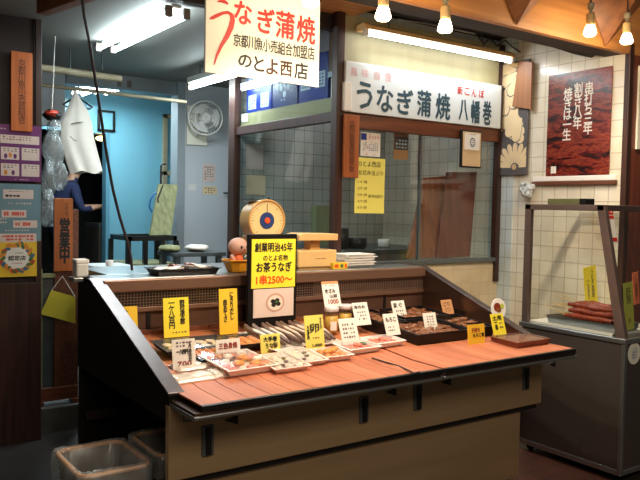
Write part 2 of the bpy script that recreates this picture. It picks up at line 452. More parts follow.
# ================================================================== SETTING
struct(MB().box(-3, 8, -5, 10, -0.1, 0).build('floor', 'stone_floor'))
struct(MB().box(3.2, 3.8, 2.3, 3.8, -0.02, 0.004).build('floor_patch', 'brick_floor'))
struct(MB().box(0.2, 4.4, 5.0, 10, -0.05, 0.17).build('floor_step', 'step_stone', bevel=0.01))
ZC = 2.70
struct(MB().box(0.2, 2.80, 3.95, 6.6, ZC, ZC+0.06).box(2.80, 5.2, 5.30, 6.6, ZC, ZC+0.06).box(0.2, 5.2, 6.6, 7.7, 2.78, 2.84).build('ceiling', 'grey_ceiling'))
struct(MB().box(0.4, 2.95, 2.86, 3.95, 2.80, 2.84).build('ceiling_front', 'ply_soffit'))
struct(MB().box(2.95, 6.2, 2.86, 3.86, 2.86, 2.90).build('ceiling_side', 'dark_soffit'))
struct(MB().box(2.80, 5.2, 3.86, 5.30, 2.80, 2.84).build('ceiling_kitchen', 'kitchen_paint'))
# fascia board under the shop's eave, with its dark underside and folded ribs
fb = MB()
fb.prism([(2.0, 2.80, 2.585), (6.2, 2.80, 2.585), (6.2, 2.72, 3.1), (2.0, 2.72, 3.1)], (0, 0.04, 0))
struct(fb.build('beam', 'fascia_wood'))
us = MB()
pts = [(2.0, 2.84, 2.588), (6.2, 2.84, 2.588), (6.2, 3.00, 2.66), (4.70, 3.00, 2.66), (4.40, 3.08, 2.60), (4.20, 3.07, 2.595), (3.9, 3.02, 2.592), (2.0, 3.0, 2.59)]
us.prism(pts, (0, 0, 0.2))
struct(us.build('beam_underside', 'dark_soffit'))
for i, x in enumerate((2.44, 3.28, 4.12, 4.96)):
    A = Vector((x, 2.79, 2.59)); TL = Vector((x-0.42, 2.72, 3.02)); TR = Vector((x+0.42, 2.72, 3.02)); Rg = Vector((x+0.02, 2.50, 2.98)); B = Vector((x, 2.79, 3.02))
    struct(MB().add([A, TL, Rg, TR, B], [(0, 2, 1), (0, 3, 2), (1, 2, 3), (0, 1, 4), (0, 4, 3), (1, 3, 4)]).build('beam_rib', 'rib_wood'))

# right tiled wall
WX = 4.40
struct(MB().box(WX, WX+0.1, 2.83, 5.35, 0, 2.9).build('wall_right', 'cream_tile'))
struct(MB().box(WX-0.012, WX, 3.72, 3.95, 0, 2.86).build('wall_right_strip', 'cool_lit_tile'))  # strip of wall coloured as the tube lights it
struct(MB().box(WX-0.022, WX, 2.85, 3.54, 1.735, 1.765).build('trim_1', 'brown_wood_y', bevel=0.004))
struct(MB().box(WX-0.016, WX-0.001, 2.86, 3.53, 1.765, 1.80).build('trim_2', 'foam_white', bevel=0.003))
struct(MB().box(WX-0.004, WX+0.045, 2.79, 2.83, 0, 2.9).build('trim_3', 'dark_wood', bevel=0.006))
struct(MB().box(WX+0.045, 6.2, 2.80, 2.86, 0, 2.9).build('wall_side', 'red_wood'))
struct(MB().box(WX+0.10, 5.6, 2.785, 2.80, 1.97, 2.52).build('window_4', 'cream_card', bevel=0.004))

# kitchen booth
KX, KY, KB = 2.82, 3.85, 5.25
struct(MB().box(KX, WX, KB, KB+0.08, 0, 2.8).build('wall_back', 'kitchen_tile'))
struct(MB().box(KX-0.02, WX-0.012, KY, KY+0.08, 0, 1.155).build('wall_front', 'low_cream'))
struct(MB().box(KX-0.03, KX+0.05, KY+0.08, KB, 0, 1.24).build('wall_left', 'kitchen_paint'))
struct(MB().box(KX+0.03, WX-0.03, KY+0.0, KY+0.03, 2.49, 2.80).build('wall_upper', 'olive_board'))
struct(MB().box(KX-0.03, KX+0.03, KY-0.03, KY+0.03, 1.15, 2.81).build('post', 'dark_wood', bevel=0.004))
struct(MB().box(KX-0.03, KX+0.03, KB-0.06, KB+0.04, 1.1, 2.81).build('post', 'dark_wood', bevel=0.004))
struct(MB().box(WX-0.06, WX-0.013, KY-0.02, KY+0.03, 1.0, 2.81).build('post', 'dark_wood', bevel=0.004))
w1 = sempty('window_1', (KX, KY, 1.155))
MB().box(KX+0.03, WX-0.06, KY-0.015, KY+0.035, 2.07, 2.17).build('head_frame', 'brown_wood_x', w1, bevel=0.004)
MB().box(KX+0.03, WX-0.06, KY-0.025, KY+0.045, 1.155, 1.185).build('sill_frame', 'grey_steel', w1, bevel=0.003)
MB().box(KX+0.03, 3.60, KY+0.004, KY+0.009, 1.185, 2.07).build('pane', 'pane_glass', w1)
MB().box(3.56, WX-0.06, KY+0.016, KY+0.021, 1.185, 2.07).build('pane', 'pane_glass', w1)
MB().box(3.555, 3.57, KY+0.000, KY+0.024, 1.185, 2.07).build('meeting_rail', 'grey_steel', w1)
w2 = sempty('window_2', (KX, KY, 1.24))
MB().box(KX-0.02, KX+0.02, KY+0.03, KB-0.06, 2.105, 2.17).build('head_frame', 'dark_wood', w2, bevel=0.003)
MB().box(KX-0.02, KX+0.02, KY+0.03, KB-0.06, 1.22, 1.26).build('sill_frame', 'dark_wood', w2, bevel=0.003)
MB().box(KX-0.003, KX+0.003, KY+0.03, KB-0.06, 1.26, 2.105).build('pane', 'pane_glass', w2)
w3 = sempty('window_3', (KX, KY, 2.17))
MB().box(KX-0.02, KX+0.02, KY+0.03, KB-0.06, 2.76, 2.80).build('head_frame', 'dark_wood', w3, bevel=0.003)
MB().box(KX-0.003, KX+0.003, KY+0.03, KB-0.06, 2.17, 2.76).build('pane', 'pane_glass', w3)

# back room
struct(MB().box(2.95, 5.2, 6.5, 6.6, 0.17, 2.78).build('wall_white', 'white_wall'))
struct(MB().box(2.87, 2.95, 6.46, 6.62, 0.17, 2.70).build('trim_4', 'grey_jamb', bevel=0.006))
struct(MB().box(1.85, 2.95, 6.50, 6.62, 2.58, 2.78).build('beam_header', 'grey_jamb'))
struct(MB().box(1.0, 1.84, 6.50, 6.58, 2.20, 2.70).build('wall_stub', 'white_wall'))
struct(MB().box(2.60, 4.0, 7.6, 7.7, 0.17, 2.80).box(1.85, 2.60, 7.6, 7.7, 2.27, 2.80).box(0.2, 1.85, 7.6, 7.7, 0.17, 2.80).build('wall_blue', 'blue_wall'))
struct(MB().box(2.57, 2.61, 7.585, 7.71, 0.17, 2.27).build('trim_5', 'blue_trim', bevel=0.004))
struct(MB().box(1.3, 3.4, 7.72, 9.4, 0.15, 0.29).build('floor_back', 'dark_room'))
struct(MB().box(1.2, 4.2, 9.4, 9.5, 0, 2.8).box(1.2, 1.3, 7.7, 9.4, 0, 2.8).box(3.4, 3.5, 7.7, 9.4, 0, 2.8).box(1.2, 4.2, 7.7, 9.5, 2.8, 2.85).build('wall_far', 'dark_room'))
struct(MB().box(0.1, 0.2, 4.9, 9.0, 0, 2.9).build('wall_light_stop', 'dark_room'))  # unseen wall, added to stop outside light from the left
struct(MB().box(5.2, 5.3, 5.3, 7.7, 0, 2.9).build('wall_end', 'white_wall'))
w5 = sempty('window_5', (3.05, 7.6, 1.0))
p0, p1 = at(163, 114, 'y', 7.58), at(182, 114, 'y', 7.58)
fr = MB().box(p0.x, p0.x+0.05, 7.56, 7.6, 0.95, p0.z).box(p0.x, 3.6, 7.56, 7.6, p0.z-0.045, p0.z).box(p0.x, 3.6, 7.56, 7.6, 1.86, 1.91)
fr.build('window_frame', 'pipe_beige', w5, bevel=0.004)
MB().box(p0.x+0.05, 3.6, 7.585, 7.595, 0.95, p0.z-0.045).build('pane', 'blue_wall', w5)

# shop-front pillar
struct(MB().box(0.35, 1.20, 4.90, 5.06, 0, 2.9).build('pillar', 'pillar_wood', bevel=0.01))
struct(MB().box(0.35, 1.235, 4.875, 4.90, 0.0, 1.03).box(1.195, 1.235, 4.875, 4.90, 1.03, 2.9).build('pillar_edge', 'dark_wood', bevel=0.004))
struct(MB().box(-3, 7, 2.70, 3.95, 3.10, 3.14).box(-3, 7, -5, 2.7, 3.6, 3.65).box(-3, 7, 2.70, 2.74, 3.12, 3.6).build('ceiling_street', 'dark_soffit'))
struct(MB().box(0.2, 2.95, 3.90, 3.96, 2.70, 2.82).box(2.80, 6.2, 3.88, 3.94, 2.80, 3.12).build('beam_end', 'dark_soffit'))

# ================================================================== COUNTER
CX0, CX1, CF, CB = 1.14, 3.38, 2.62, 3.79      # left, right, front, back
LT = 1.170                                      # ledge top
c = thing('display_counter', 'long stainless display counter full of price cards and fish trays', 'counter', (CX0, CB, 0))
def slope(x0, x1, low):                         # one sloping end cheek
    P = [(x0, CF, low), (x0, CB, low), (x0, CB, LT), (x0, 3.60, LT), (x0, CF, 0.812)]
    return P, (x1-x0, 0, 0)
b = MB(); P, e = slope(CX0, CX0+0.05, 0.70); b.prism(P, e); b.build('side_panel', 'black_panel', c, bevel=0.003)
b = MB(); P, e = slope(CX1-0.045, CX1, 0.47); b.prism(P, e); b.build('side_panel', 'steel_dark', c, bevel=0.003)
for x0, x1 in ((CX0-0.005, CX0+0.062), (CX1-0.05, CX1+0.004)):
    b = MB(); b.prism([(x0, CF-0.005, 0.808), (x0, 3.60, LT-0.002), (x0, 3.60, LT+0.008), (x0, CF-0.005, 0.818)], (x1-x0, 0, 0)); b.build('edge_capping', 'cap_steel', c, bevel=0.002)
MB().box(CX0-0.002, CX1+0.002, CF-0.004, CF+0.03, 0.468, 0.767).build('front_panel', 'steel_front', c, bevel=0.004)
MB().box(CX0+0.02, CX1-0.02, CF+0.015, CF+0.04, 0.44, 0.468).build('dark_gap', 'near_black', c)
MB().box(CX0, CX1-0.125, CF+0.035, CF+0.07, 0.06, 0.445).build('base_panel', 'steel_front', c, bevel=0.004)
MB().box(CX1-0.155, CX1-0.125, CF+0.07, CB-0.2, 0.06, 0.445).build('base_end', 'steel_dark', c)
MB().box(CX0+0.02, CX1-0.045, 3.68, 3.71, 0.44, 0.485).build('rear_rail', 'pillar_wood', c)
MB().box(CX0+0.005, CX1-0.01, CB-0.03, CB, 0.06, LT-0.03).build('rear_panel', 'near_black', c)
for x in (CX0+0.03, CX1-0.3):
    for y in (CF+0.06, CB-0.08):
        MB().box(x, x+0.05, y, y+0.05, 0, 0.46).build('leg', 'near_black', c)
b = MB(); b.prism([(CX0+0.05, CF, DZ0-0.02), (CX0+0.05, CF, DZ0-0.002), (CX0+0.05, 3.56, deckz(3.56)-0.002), (CX0+0.05, 3.56, deckz(3.56)-0.02)], (CX1-CX0-0.095, 0, 0)); b.build('deck', 'deck_wood', c)
MB().box(CX0+0.04, CX1-0.04, 3.56, 3.59, 0.86, LT-0.03).build('back_panel', 'steel_brown', c)
MB().box(CX0+0.05, CX1-0.045, 3.535, 3.56, 0.868, 0.905).build('lower_rail', 'brown_wood_x', c, bevel=0.003)
MB().box(CX0+0.05, CX1-0.045, 3.545, 3.56, 0.998, 1.022).build('lower_lip', 'ledge_steel', c, bevel=0.003)
MB().box(CX0+0.05, CX1-0.045, 3.53, 3.62, 1.105, LT-0.004).build('ledge_front', 'ledge_steel', c, bevel=0.006)
MB().box(CX0+0.0, CX1-0.045, 3.575, CB, LT-0.022, LT).box(CX0-0.05, CX0, 3.69, CB, LT-0.022, LT).build('ledge_top', 'steel_bright', c, bevel=0.004)
MB().box(CX0+0.05, CX1-0.045, 3.554, 3.5595, 1.02, 1.106).build('grille_back', 'near_black', c)
g = MB(); x = CX0+0.06
while x < 2.45:
    g.box(x, x+0.0035, 3.549, 3.553, 1.02, 1.106); x += 0.0165
for k in range(6): g.box(CX0+0.06, 2.45, 3.548, 3.552, 1.028+k*0.0145, 1.031+k*0.0145)
x = 2.45
while x < CX1-0.05:
    g.box(x, x+0.008, 3.549, 3.553, 1.02, 1.106); x += 0.0145
for k in range(2): g.box(2.45, CX1-0.05, 3.548, 3.552, 1.026+k*0.068, 1.036+k*0.068)
g.build('vent_grille', 'mesh_wire', c)
for x0, x1 in ((CX0+0.28, CX0+0.30), (1.98, 2.0), (3.0, 3.015)):
    MB().box(x0, x1, 3.552, 3.562, 0.90, 1.0).build('panel_joint', 'near_black', c)
# hinged front shelf
for x0, x1 in ((CX0+0.005, 2.385), (2.40, CX1+0.005)):
    b = MB(); b.box(x0, x1, 2.405, CF+0.02, 0.768, 0.790)
    b.build('front_shelf', 'steel_dark', c, bevel=0.004)
    MB().box(x0-0.003, x1+0.003, 2.395, 2.410, 0.764, 0.779).build('shelf_rim', 'steel_bright', c, bevel=0.005)
    for xe in (x0, x1):
        MB().box(xe-0.004, xe+0.004, 2.40, CF, 0.764, 0.779).build('shelf_rim', 'steel_bright', c, bevel=0.002)
for px, py in ((207, 440), (363, 409), (417, 397), (525, 378)):
    p = at(px, py, 'y', CF)
    o = MB().box(p.x-0.026, p.x+0.026, CF-0.012, CF, p.z-0.062, p.z+0.062).build('hinge_plate', 'grey_steel', c, bevel=0.003)
    MB().box(p.x-0.010, p.x+0.010, CF-0.022, CF-0.012, p.z-0.055, p.z+0.055).build('slot', 'near_black', o)
for px, py in ((232, 420), (391, 392), (446, 382), (551, 364)):
    p = at(px, py, 'y', CF)
    b = MB(); b.prism([(p.x-0.035, CF-.004, p.z+.004), (p.x+0.02, CF-.004, p.z+.016), (p.x+0.02, CF-.004, p.z-.018)], (0, -0.012, 0)); b.build('catch', 'near_black', c)
b = MB(); b.tube([(CX0+0.06, CF-0.004, 0.755), (CX0+0.06, CF-0.004, 0.70), (CX0+0.16, CF-0.004, 0.70), (CX0+0.16, CF-0.004, 0.755)], 0.005, 6); b.build('stay_bracket', 'grey_steel', c)

# slatted mats on the front of the counter
for i, (x0, x1, lb) in enumerate(((CX0+0.035, 2.392, 'brown slatted wooden mat along the front left of the counter'), (2.408, CX1+0.0, 'brown slatted wooden mat along the front right of the counter'))):
    t = thing('slatted_mat', lb, 'mat', (x0, 2.42, 0.80), 'slatted mats on the counter front')
    n = int(round((x1-x0)/0.105)); wd = (x1-x0)/n; s = MB()
    ya, yb, za, zb = 2.418, 2.98, 0.806, deckz(2.98)+0.006
    for k in range(n):
        xa, xb = x0+k*wd+0.0015, x0+(k+1)*wd-0.0015
        s.prism([(xa, ya, za), (xa, CF, 0.808), (xa, yb, zb), (xa, yb, zb+0.008), (xa, CF, 0.816), (xa, ya, za+0.008)], (xb-xa, 0, 0))
    s.build('slats', 'mat_slat', t, bevel=0.0012)
    MB().box(x0, x1, 2.398, 2.418, 0.791, 0.814).build('front_batten', 'near_black', t, bevel=0.002)

# ================================================================== GOODS
TH = math.atan(DS)
def tray_thing(name, label, cat, px, py, w, d, h, m, group=None, yaw=0.0, film=None):
    p = deck(px, py, 0.016)
    if p.y < 2.99: p = deck(px, py, 0.018)
    o = MB().tray(w, d, h)
    r = o.build(name, m); r.location = p; r.rotation_euler = (TH, 0, yaw); OFF[r.name] = Vector((0, 0, 0))
    tag(r, label, cat, group)
    if film:
        f = MB(); f.grid(lambda a, b: Vector(((a-0.5)*w, (b-0.5)*d, h+0.006+0.010*math.sin(a*PI)*math.sin(b*PI))), 8, 6); f.build('film', 'film', r, world=False)
    return r
def inside(tr, lx, ly, lz):
    R = Euler(tr.rotation_euler).to_matrix()
    return Vector(tr.location) + R @ Vector((lx, ly, lz))
def pieces(tr, name, label, cat, group, spots, rad, m, rotz=0.0, nz=0.12, lz=None, jit=0.2):
    src = None
    for k, (lx, ly, lv) in enumerate(spots):
        p = inside(tr, lx, ly, 0.005 + rad[2]*0.92 + lv)
        rz = tr.rotation_euler.z + rotz + random.uniform(-jit, jit)
        if src is None:
            o = MB().blob((0, 0, 0), rad, m=0, nz=nz, n=12, k=8).build(name, m); src = o
        else:
            o = src.copy(); COL.objects.link(o)
        o.location = p; o.rotation_euler = (TH, 0, rz); tag(o, label, cat, group)
def lay(nx, ny, w, d, lv=0.0):
    return [((i+0.5)/nx*w-w/2, (j+0.5)/ny*d-d/2, lv) for j in range(ny) for i in range(nx)]

# left end: packets and small trays
t = tray_thing('food_tray', 'shallow black tray of pale fillets behind the white card at the left end', 'tray', 193, 348, 0.34, 0.20, 0.022, 'black_tray', film=True)
pieces(t, 'pale_fillet', 'pale fillet in the shallow black tray at the left end of the counter', 'fillet', 'pale fillets in the left tray', lay(5, 2, 0.28, 0.14), (0.026, 0.034, 0.009), 'food_cream', 0.3)
t = tray_thing('food_tray', 'small black tray of orange roe beside the white card at the left end', 'tray', 209, 358, 0.17, 0.20, 0.022, 'black_tray', film=True)
pieces(t, 'roe_slab', 'orange roe slab in the small black tray at the left end', 'roe', 'roe slabs in the small black tray', lay(4, 3, 0.14, 0.16), (0.017, 0.026, 0.012), 'food_orange', 0.2)
for px, py, lb in ((194, 366, 'flat pale packet, rear one of the packets at the front left corner of the counter'), (192, 378, 'flat pale packet nearest the front left corner of the counter'), (216, 374, 'flat pale packet wedged between the left corner packets and the pink tray')):
    p = deck(px, py, 0.017); wdt = 0.20 if px < 210 else 0.07
    o = thing('food_packet', lb, 'packet', p, 'flat packets at the left corner', (TH, 0, 0.05))
    b = MB(); b.grid(lambda a, q: Vector(((a-0.5)*wdt, (q-0.5)*0.10, 0.014*min(1, 4*math.sin(a*PI))*min(1, 3*math.sin(q*PI)) + 0.003*math.sin(a*19)*math.sin(q*9))), 20, 8)
    b.box(-wdt/2, wdt/2, -0.05, 0.05, -0.001, 0.001); b.build('contents', 'food_white', o, world=False)
    f = MB(); f.grid(lambda a, q: Vector(((a-0.5)*wdt*1.06, (q-0.5)*0.108, 0.018*min(1, 4*math.sin(a*PI))*min(1, 3*math.sin(q*PI)) + 0.001)), 12, 6); f.build('wrapper', 'film', o, world=False)
t = tray_thing('food_tray', 'pale pink tray of pink and orange fillets behind the front mat', 'tray', 238, 366, 0.25, 0.26, 0.026, 'foam_pink', yaw=0.06, film=True)
pieces(t, 'pink_fillet', 'pink fillet in the pale pink tray behind the front mat', 'fillet', 'pink fillets in the front tray', [(-0.09, y, 0) for y in (-.09, -.03, .03, .09)]+[(0.02, y, 0) for y in (-.09, .09)]+[(0.09, y, 0) for y in (-.06, 0.04)], (0.036, 0.024, 0.013), 'meat_pink', 0.3)
pieces(t, 'orange_fillet', 'orange fillet in the pale pink tray behind the front mat', 'fillet', 'orange fillets in the front tray', [(-0.03, -.05, .012), (0.03, 0.02, .012), (0.05, -.06, .006)], (0.034, 0.022, 0.013), 'food_orange', 0.5)
pieces(t, 'white_fillet', 'white fillet in the pale pink tray behind the front mat', 'fillet', 'white fillets in the front tray', [(-0.02, .06, .014), (0.07, 0.09, .010), (0.085, -.02, .014), (-.07, 0.0, .012)], (0.034, 0.02, 0.011), 'food_white', 0.6)
t = tray_thing('food_tray', 'small black tray of orange slices behind the pink fillets', 'tray', 246, 344, 0.19, 0.18, 0.022, 'black_tray', film=True)
pieces(t, 'orange_slice', 'orange slice in the small black tray behind the pink fillets', 'fish slice', 'orange slices in the rear tray', lay(3, 4, 0.15, 0.14), (0.026, 0.018, 0.010), 'food_orange', 0.1)
# two flat packs of white fish
for px, py, wd, lb in ((282, 366, 0.18, 'clear pack of white fish slices, left one beside the tall yellow card'), (303, 360, 0.15, 'clear pack of white fish slices, right one beside the tall yellow card')):
    t = tray_thing('fish_pack', lb, 'fish pack', px-2, py-1, wd, 0.22, 0.018, 'foam_pink', 'clear packs of white fish', film=True)
    pieces(t, 'white_fish_slice', 'white fish slice in a clear pack by the tall yellow card', 'fish slice', 'white fish slices in clear packs', lay(3, 4, wd*0.85, 0.18), (0.027, 0.024, 0.010), 'food_white', 0.5)
    pieces(t, 'dark_fish_skin', 'dark purple fish skin strip in a clear pack', 'fish skin', 'dark fish skin in clear packs', [(-0.03, -0.07, .012), (0.03, 0.02, .013), (0.01, -.03, .012)], (0.018, 0.010, 0.006), 'fish_purple', 0.7)
t = tray_thing('food_tray', 'white foam tray of orange fried pieces right of the tall yellow card', 'tray', 331, 357, 0.155, 0.14, 0.022, 'foam_pink', yaw=-0.05, film=True)
pieces(t, 'fried_piece', 'orange fried piece in the foam tray right of the tall yellow card', 'fried food', 'fried pieces in the foam tray', lay(3, 3, 0.12, 0.11)+[(0, 0, .014), (.03, .02, .014), (-.03, -.01, .014)], (0.022, 0.02, 0.013), 'food_orange', 0.5)
for px, py, lb in ((357, 350, 'white foam tray of pink meat in front of the white price card'), (382, 344, 'white foam tray of pink meat touching the black boxes')):
    t = tray_thing('foam_tray', lb, 'tray', px, py, 0.20, 0.13, 0.024, 'foam_white', 'white foam trays', yaw=0.05, film=True)
    pieces(t, 'pink_meat', 'pink meat slice in a white foam tray', 'meat', 'pink meat in the foam trays', lay(4, 2, 0.15, 0.08)+[(0.0, 0.0, .012)], (0.024, 0.024, 0.010), 'meat_pink', 0.4)
    if px < 370: pieces(t, 'green_garnish', 'green garnish on the pink meat in the foam tray', 'garnish', 'green garnish', [(0.055, 0.01, .012), (0.06, 0.03, .012)], (0.014, 0.012, 0.006), 'leaf_green')
# skewered fish in a row behind the yellow cards
tr = thing('fish_row_tray', 'flat steel tray of whole silver fish behind the yellow cards', 'tray', deck(290, 340, 0.012), None, (TH, 0, 0))
MB().tray(0.42, 0.34, 0.012).build('pan', 'fish_silver', tr, world=False)
src = None
for k in range(9):
    p = inside(tr, -0.18+0.045*k, 0.0, 0.030)
    if src is None:
        src = thing('silver_fish', 'silver-brown whole fish lying in the flat steel tray', 'fish', p, 'whole fish in a row', (TH, 0, 0))
        b = MB(); b.tube([(0, -0.16, 0), (0, -0.12, 0.004), (0, -0.04, 0.006), (0, 0.06, 0.006), (0, 0.11, 0.008), (0, 0.145, 0.016), (0, 0.16, 0.028)], [0.006, 0.012, 0.017, 0.018, 0.017, 0.014, 0.007], 10); b.build('body', 'fish_dark', src, world=False)
        b = MB(); b.tube([(0.006, -0.13, 0.006), (0.006, -0.04, 0.012), (0.006, 0.06, 0.012), (0.005, 0.11, 0.013)], [0.005, 0.015, 0.016, 0.010], 8); b.build('belly', 'fish_silver', src, world=False)
    else: dup(src, p, (TH, random.uniform(-.3, .3), random.uniform(-.08, .08)))
# jars
for px, py, lb in ((331, 334, 'glass jar of yellow pickles with pale lid, holding a tall white card'), (345, 331, 'glass jar of yellow pickles with pale lid, right of the other jar')):
    p = deck(px, py, 0.0)
    j = thing('pickle_jar', lb, 'jar', p, 'pickle jars')
    MB().lathe([(0.036, 0.0), (0.040, 0.006), (0.040, 0.105), (0.034, 0.120), (0.034, 0.132)], p, 24).build('glass_body', 'jar_glass', j)
    MB().lathe([(0.001, 0.006), (0.036, 0.008), (0.036, 0.10), (0.001, 0.104)], p, 20).build('pickles', 'pickle_yellow', j)
    MB().lathe([(0.039, 0.126), (0.041, 0.130), (0.041, 0.146), (0.037, 0.150), (0.001, 0.151)], p, 24).build('lid', 'jar_lid', j)
    b = MB(); b.grid(lambda a, q: Vector((p.x+0.0412*math.cos(-2.3+a*0.9), p.y+0.0412*math.sin(-2.3+a*0.9), p.z+0.025+q*0.05)), 8, 2); b.build('paper_label', 'white_paper', j)
# black boxes of dried fish
def black_box(px, py, w, d, h, lb, yaw=0.0):
    p = deck(px, py, 0.004)
    o = MB().tray(w, d, h, 0.006, 0.008, 0.004).build('black_box', 'black_tray'); o.location = p; o.rotation_euler = (TH, 0, yaw)
    OFF[o.name] = Vector((0, 0, 0)); tag(o, lb, 'box', 'black boxes of dried fish')
    f = MB(); f.grid(lambda a, b: Vector(((a-0.5)*w*0.9, (b-0.5)*d*0.9, h*0.95+0.014*math.sin(a*PI)*math.sin(b*PI)+0.004*math.sin(a*23+b*7))), 14, 10); f.build('film', 'case_glass', o, world=False)
    src = None
    nx = max(2, int(w/0.055))
    for k in range(nx*3):
        i, j = k % nx, k//nx
        q = inside(o, (i+0.5)/nx*(w-.05)-(w-.05)/2, (j-1)*(d-.05)/3, 0.012+h*0.5+random.uniform(0, .012))
        if src is None:
            b = MB(); b.blob((0, 0, 0), (0.028, 0.05, 0.013), nz=0.25, n=12, k=8); src = b.build('dried_fish', 'fish_roast')
            c2 = src
        else:
            c2 = src.copy(); COL.objects.link(c2)
        c2.location = q; c2.rotation_euler = (random.uniform(-.2, .2), random.uniform(-.3, .3), random.uniform(-.9, .9)); tag(c2, 'brown dried fish heaped in ' + lb, 'dried fish', 'dried fish in ' + lb)
    return o
black_box(377, 328, 0.17, 0.32, 0.065, 'black box behind the white foam trays')
black_box(424, 338, 0.38, 0.30, 0.065, 'black box nearest the front edge')
black_box(413, 322, 0.34, 0.24, 0.06, 'black box behind the others, middle')
black_box(462, 333, 0.20, 0.30, 0.065, 'black box behind the plain golden card')
black_box(461, 317, 0.17, 0.22, 0.06, 'black box at the rear right corner')
# flat wrapped lunch box at the right end
p = deck(520, 343, 0.016)
o = thing('wrapped_box', 'flat wrapped food box with red-brown rim at the right end of the mat', 'box', p, None, (0.03, 0, 0.0))
MB().tray(0.27, 0.19, 0.028, 0.004, 0.006, 0.004).build('box_tray', 'red_wood', o, world=False)
MB().obox((0, 0, 0.018), (0.24, 0.165, 0.022)).build('contents', 'food_brown', o, world=False, bevel=0.008)
f = MB(); f.grid(lambda a, b: Vector(((a-0.5)*0.28, (b-0.5)*0.20, 0.033+0.006*math.sin(a*PI)*math.sin(b*PI)+0.002*math.sin(a*17+b*11))), 16, 10); f.build('film', 'film', o, world=False)
# dark cord lying over the mats
pts = [deck(x, y, 0.022) for x, y in ((372, 358), (385, 362), (399, 366))] + [at(x, y, 'z', .822) for x, y in ((408, 370), (414, 373), (420, 372))]
tag(MB().tube(pts, 0.004, 6).build('cord', 'cable_dark', origin=pts[0]), 'short dark cord lying across the middle of the front mats', 'cord')

# ------------------------------------------------------------------ price cards
def card(label, bx, by, wpx, hpx, m, lines=(), base=None, lean=0.18, name='price_card', cat='price card', group='handwritten price cards', yaw=0.0, thick=0.003, head=None):
    """bx, by: middle of the lower edge in the photograph; base: the point it stands on (else the deck)"""
    p = deck(bx, by, 0.004) if base is None else Vector(base)
    dv = depth(p)
    k = dv/F
    kx = k/ (1.0 - 0.0) / math.cos(YAW)*0.93
    w, h = wpx*kx, hpx*k/math.cos(lean)*0.98
    b = MB(); b.box(-w/2, w/2, 0, thick, 0, h)
    o = b.build(name, m); o.location = p; o.rotation_euler = (-lean, 0, yaw); OFF[o.name] = Vector((0, 0, 0))
    tag(o, label, cat, group)
    if lines:
        L = MB(); mats = []
        for ln in lines:
            kind, txt, cx, cy, lw, lh, mm = ln[:7]
            if mm not in mats: mats.append(mm)
            mi = mats.index(mm); cc = ((cx-0.5)*w, 0, cy*h)
            if kind == 'h': write(L, txt, cc, lw*w, lh*h, mi, weight=.0011)
            elif kind == 'v': write(L, txt, cc, lw*w, lh*h, mi, vert=True, weight=.0011)
            elif kind == 's': strokes(L, cc, lw*w, lh*h, txt[0], txt[1], mi, seed=int(bx*7))
        L.build('lettering', mats, o, world=False)
    if head: MB().box(-w/2, w/2, -0.001, thick+0.001, h*(1-head), h+0.001).build('heading_strip', 'tan_paper', o, world=False)
    return o
card('yellow card half hidden behind the sloping left cheek of the counter', 130, 337, 15, 31, 'golden', [('v', 'なま', .3, .72, .2, .35, 'ink')], lean=.12)
card('tall yellow card standing at the rear left with two columns of brush writing', 177, 337, 24, 40, 'yellow', [('v', '野村漁太郎', .74, .62, .2, .62, 'ink'), ('v', '一ケ八百円', .32, .55, .24, .66, 'ink'), ('s', (1, 5), .6, .12, .6, .08, 'ink_soft')], lean=.1)
card('tall golden card against the rear grille, left of the framed eel sign', 229, 334, 18, 46, 'golden', [('v', 'にきりだし', .68, .62, .2, .62, 'ink'), ('v', '串あてさ', .32, .52, .2, .5, 'ink')], lean=.08)
card('white card in front of the roe tray at the left end', 185, 372, 22, 33, 'white_paper', [('v', 'すり身ゆせ', .76, .62, .16, .6, 'ink_soft'), ('h', '一八四円', .42, .62, .5, .14, 'ink'), ('s', (2, 5), .5, .85, .7, .2, 'ink_soft'), ('h', '700', .5, .25, .6, .16, 'red_brown_ink')], lean=.15)
card('white card with red and black writing above the pink fillet tray', 229, 362, 24, 23, 'white_paper', [('h', '三色身焼', .5, .72, .75, .26, 'red_brown_ink'), ('s', (2, 5), .5, .3, .7, .3, 'ink_soft')], lean=.15)
card('small pale yellow card in front of the whole fish tray', 271, 353, 20, 19, 'pale_yellow', [('h', '大手巻', .5, .74, .7, .26, 'ink'), ('h', 'うなぎ', .55, .4, .62, .26, 'ink'), ('s', (1, 2), .3, .12, .3, .1, 'ink')], lean=.15)
card('tall pale yellow card with a large brushed character beside the jars', 316, 353, 20, 38, 'pale_yellow', [('h', '卵', .5, .66, .5, .24, 'ink'), ('v', 'うなぎの', .16, .55, .13, .36, 'ink'), ('v', 'やわらか', .86, .78, .1, .3, 'ink_soft'), ('s', (1, 3), .55, .4, .4, .08, 'red_brown_ink'), ('h', '1,000', .6, .2, .5, .07, 'ink')], lean=.16)
pj = deck(331, 334, 0.0) + Vector((0, 0, 0.153))
card('white card with tan heading standing on the lid of the left jar', 331, 305, 18, 25, 'white_paper', [('s', (1, 4), .45, .84, .6, .07, 'red_ink'), ('h', 'きざみ', .45, .62, .6, .17, 'ink'), ('h', '山椒', .6, .42, .45, .14, 'ink_soft'), ('h', '1000', .55, .2, .6, .18, 'red_brown_ink')], base=(pj.x+0.005, pj.y-0.01, pj.z-0.001), lean=.3, head=0.10)
card('white card behind the foam trays on the leftmost black box', 364, 325, 17, 22, 'white_paper', [('h', '本のみ', .45, .8, .7, .16, 'ink'), ('s', (3, 4), .5, .42, .6, .45, 'ink_soft')], base=deck(364, 325, 0.052), lean=.38)
card('white card leaning over the nearer foam tray of pink meat', 352, 346, 19, 27, 'white_paper', [('s', (4, 5), .48, .55, .7, .6, 'ink_soft')], lean=.36, base=deck(352, 346, 0.03))
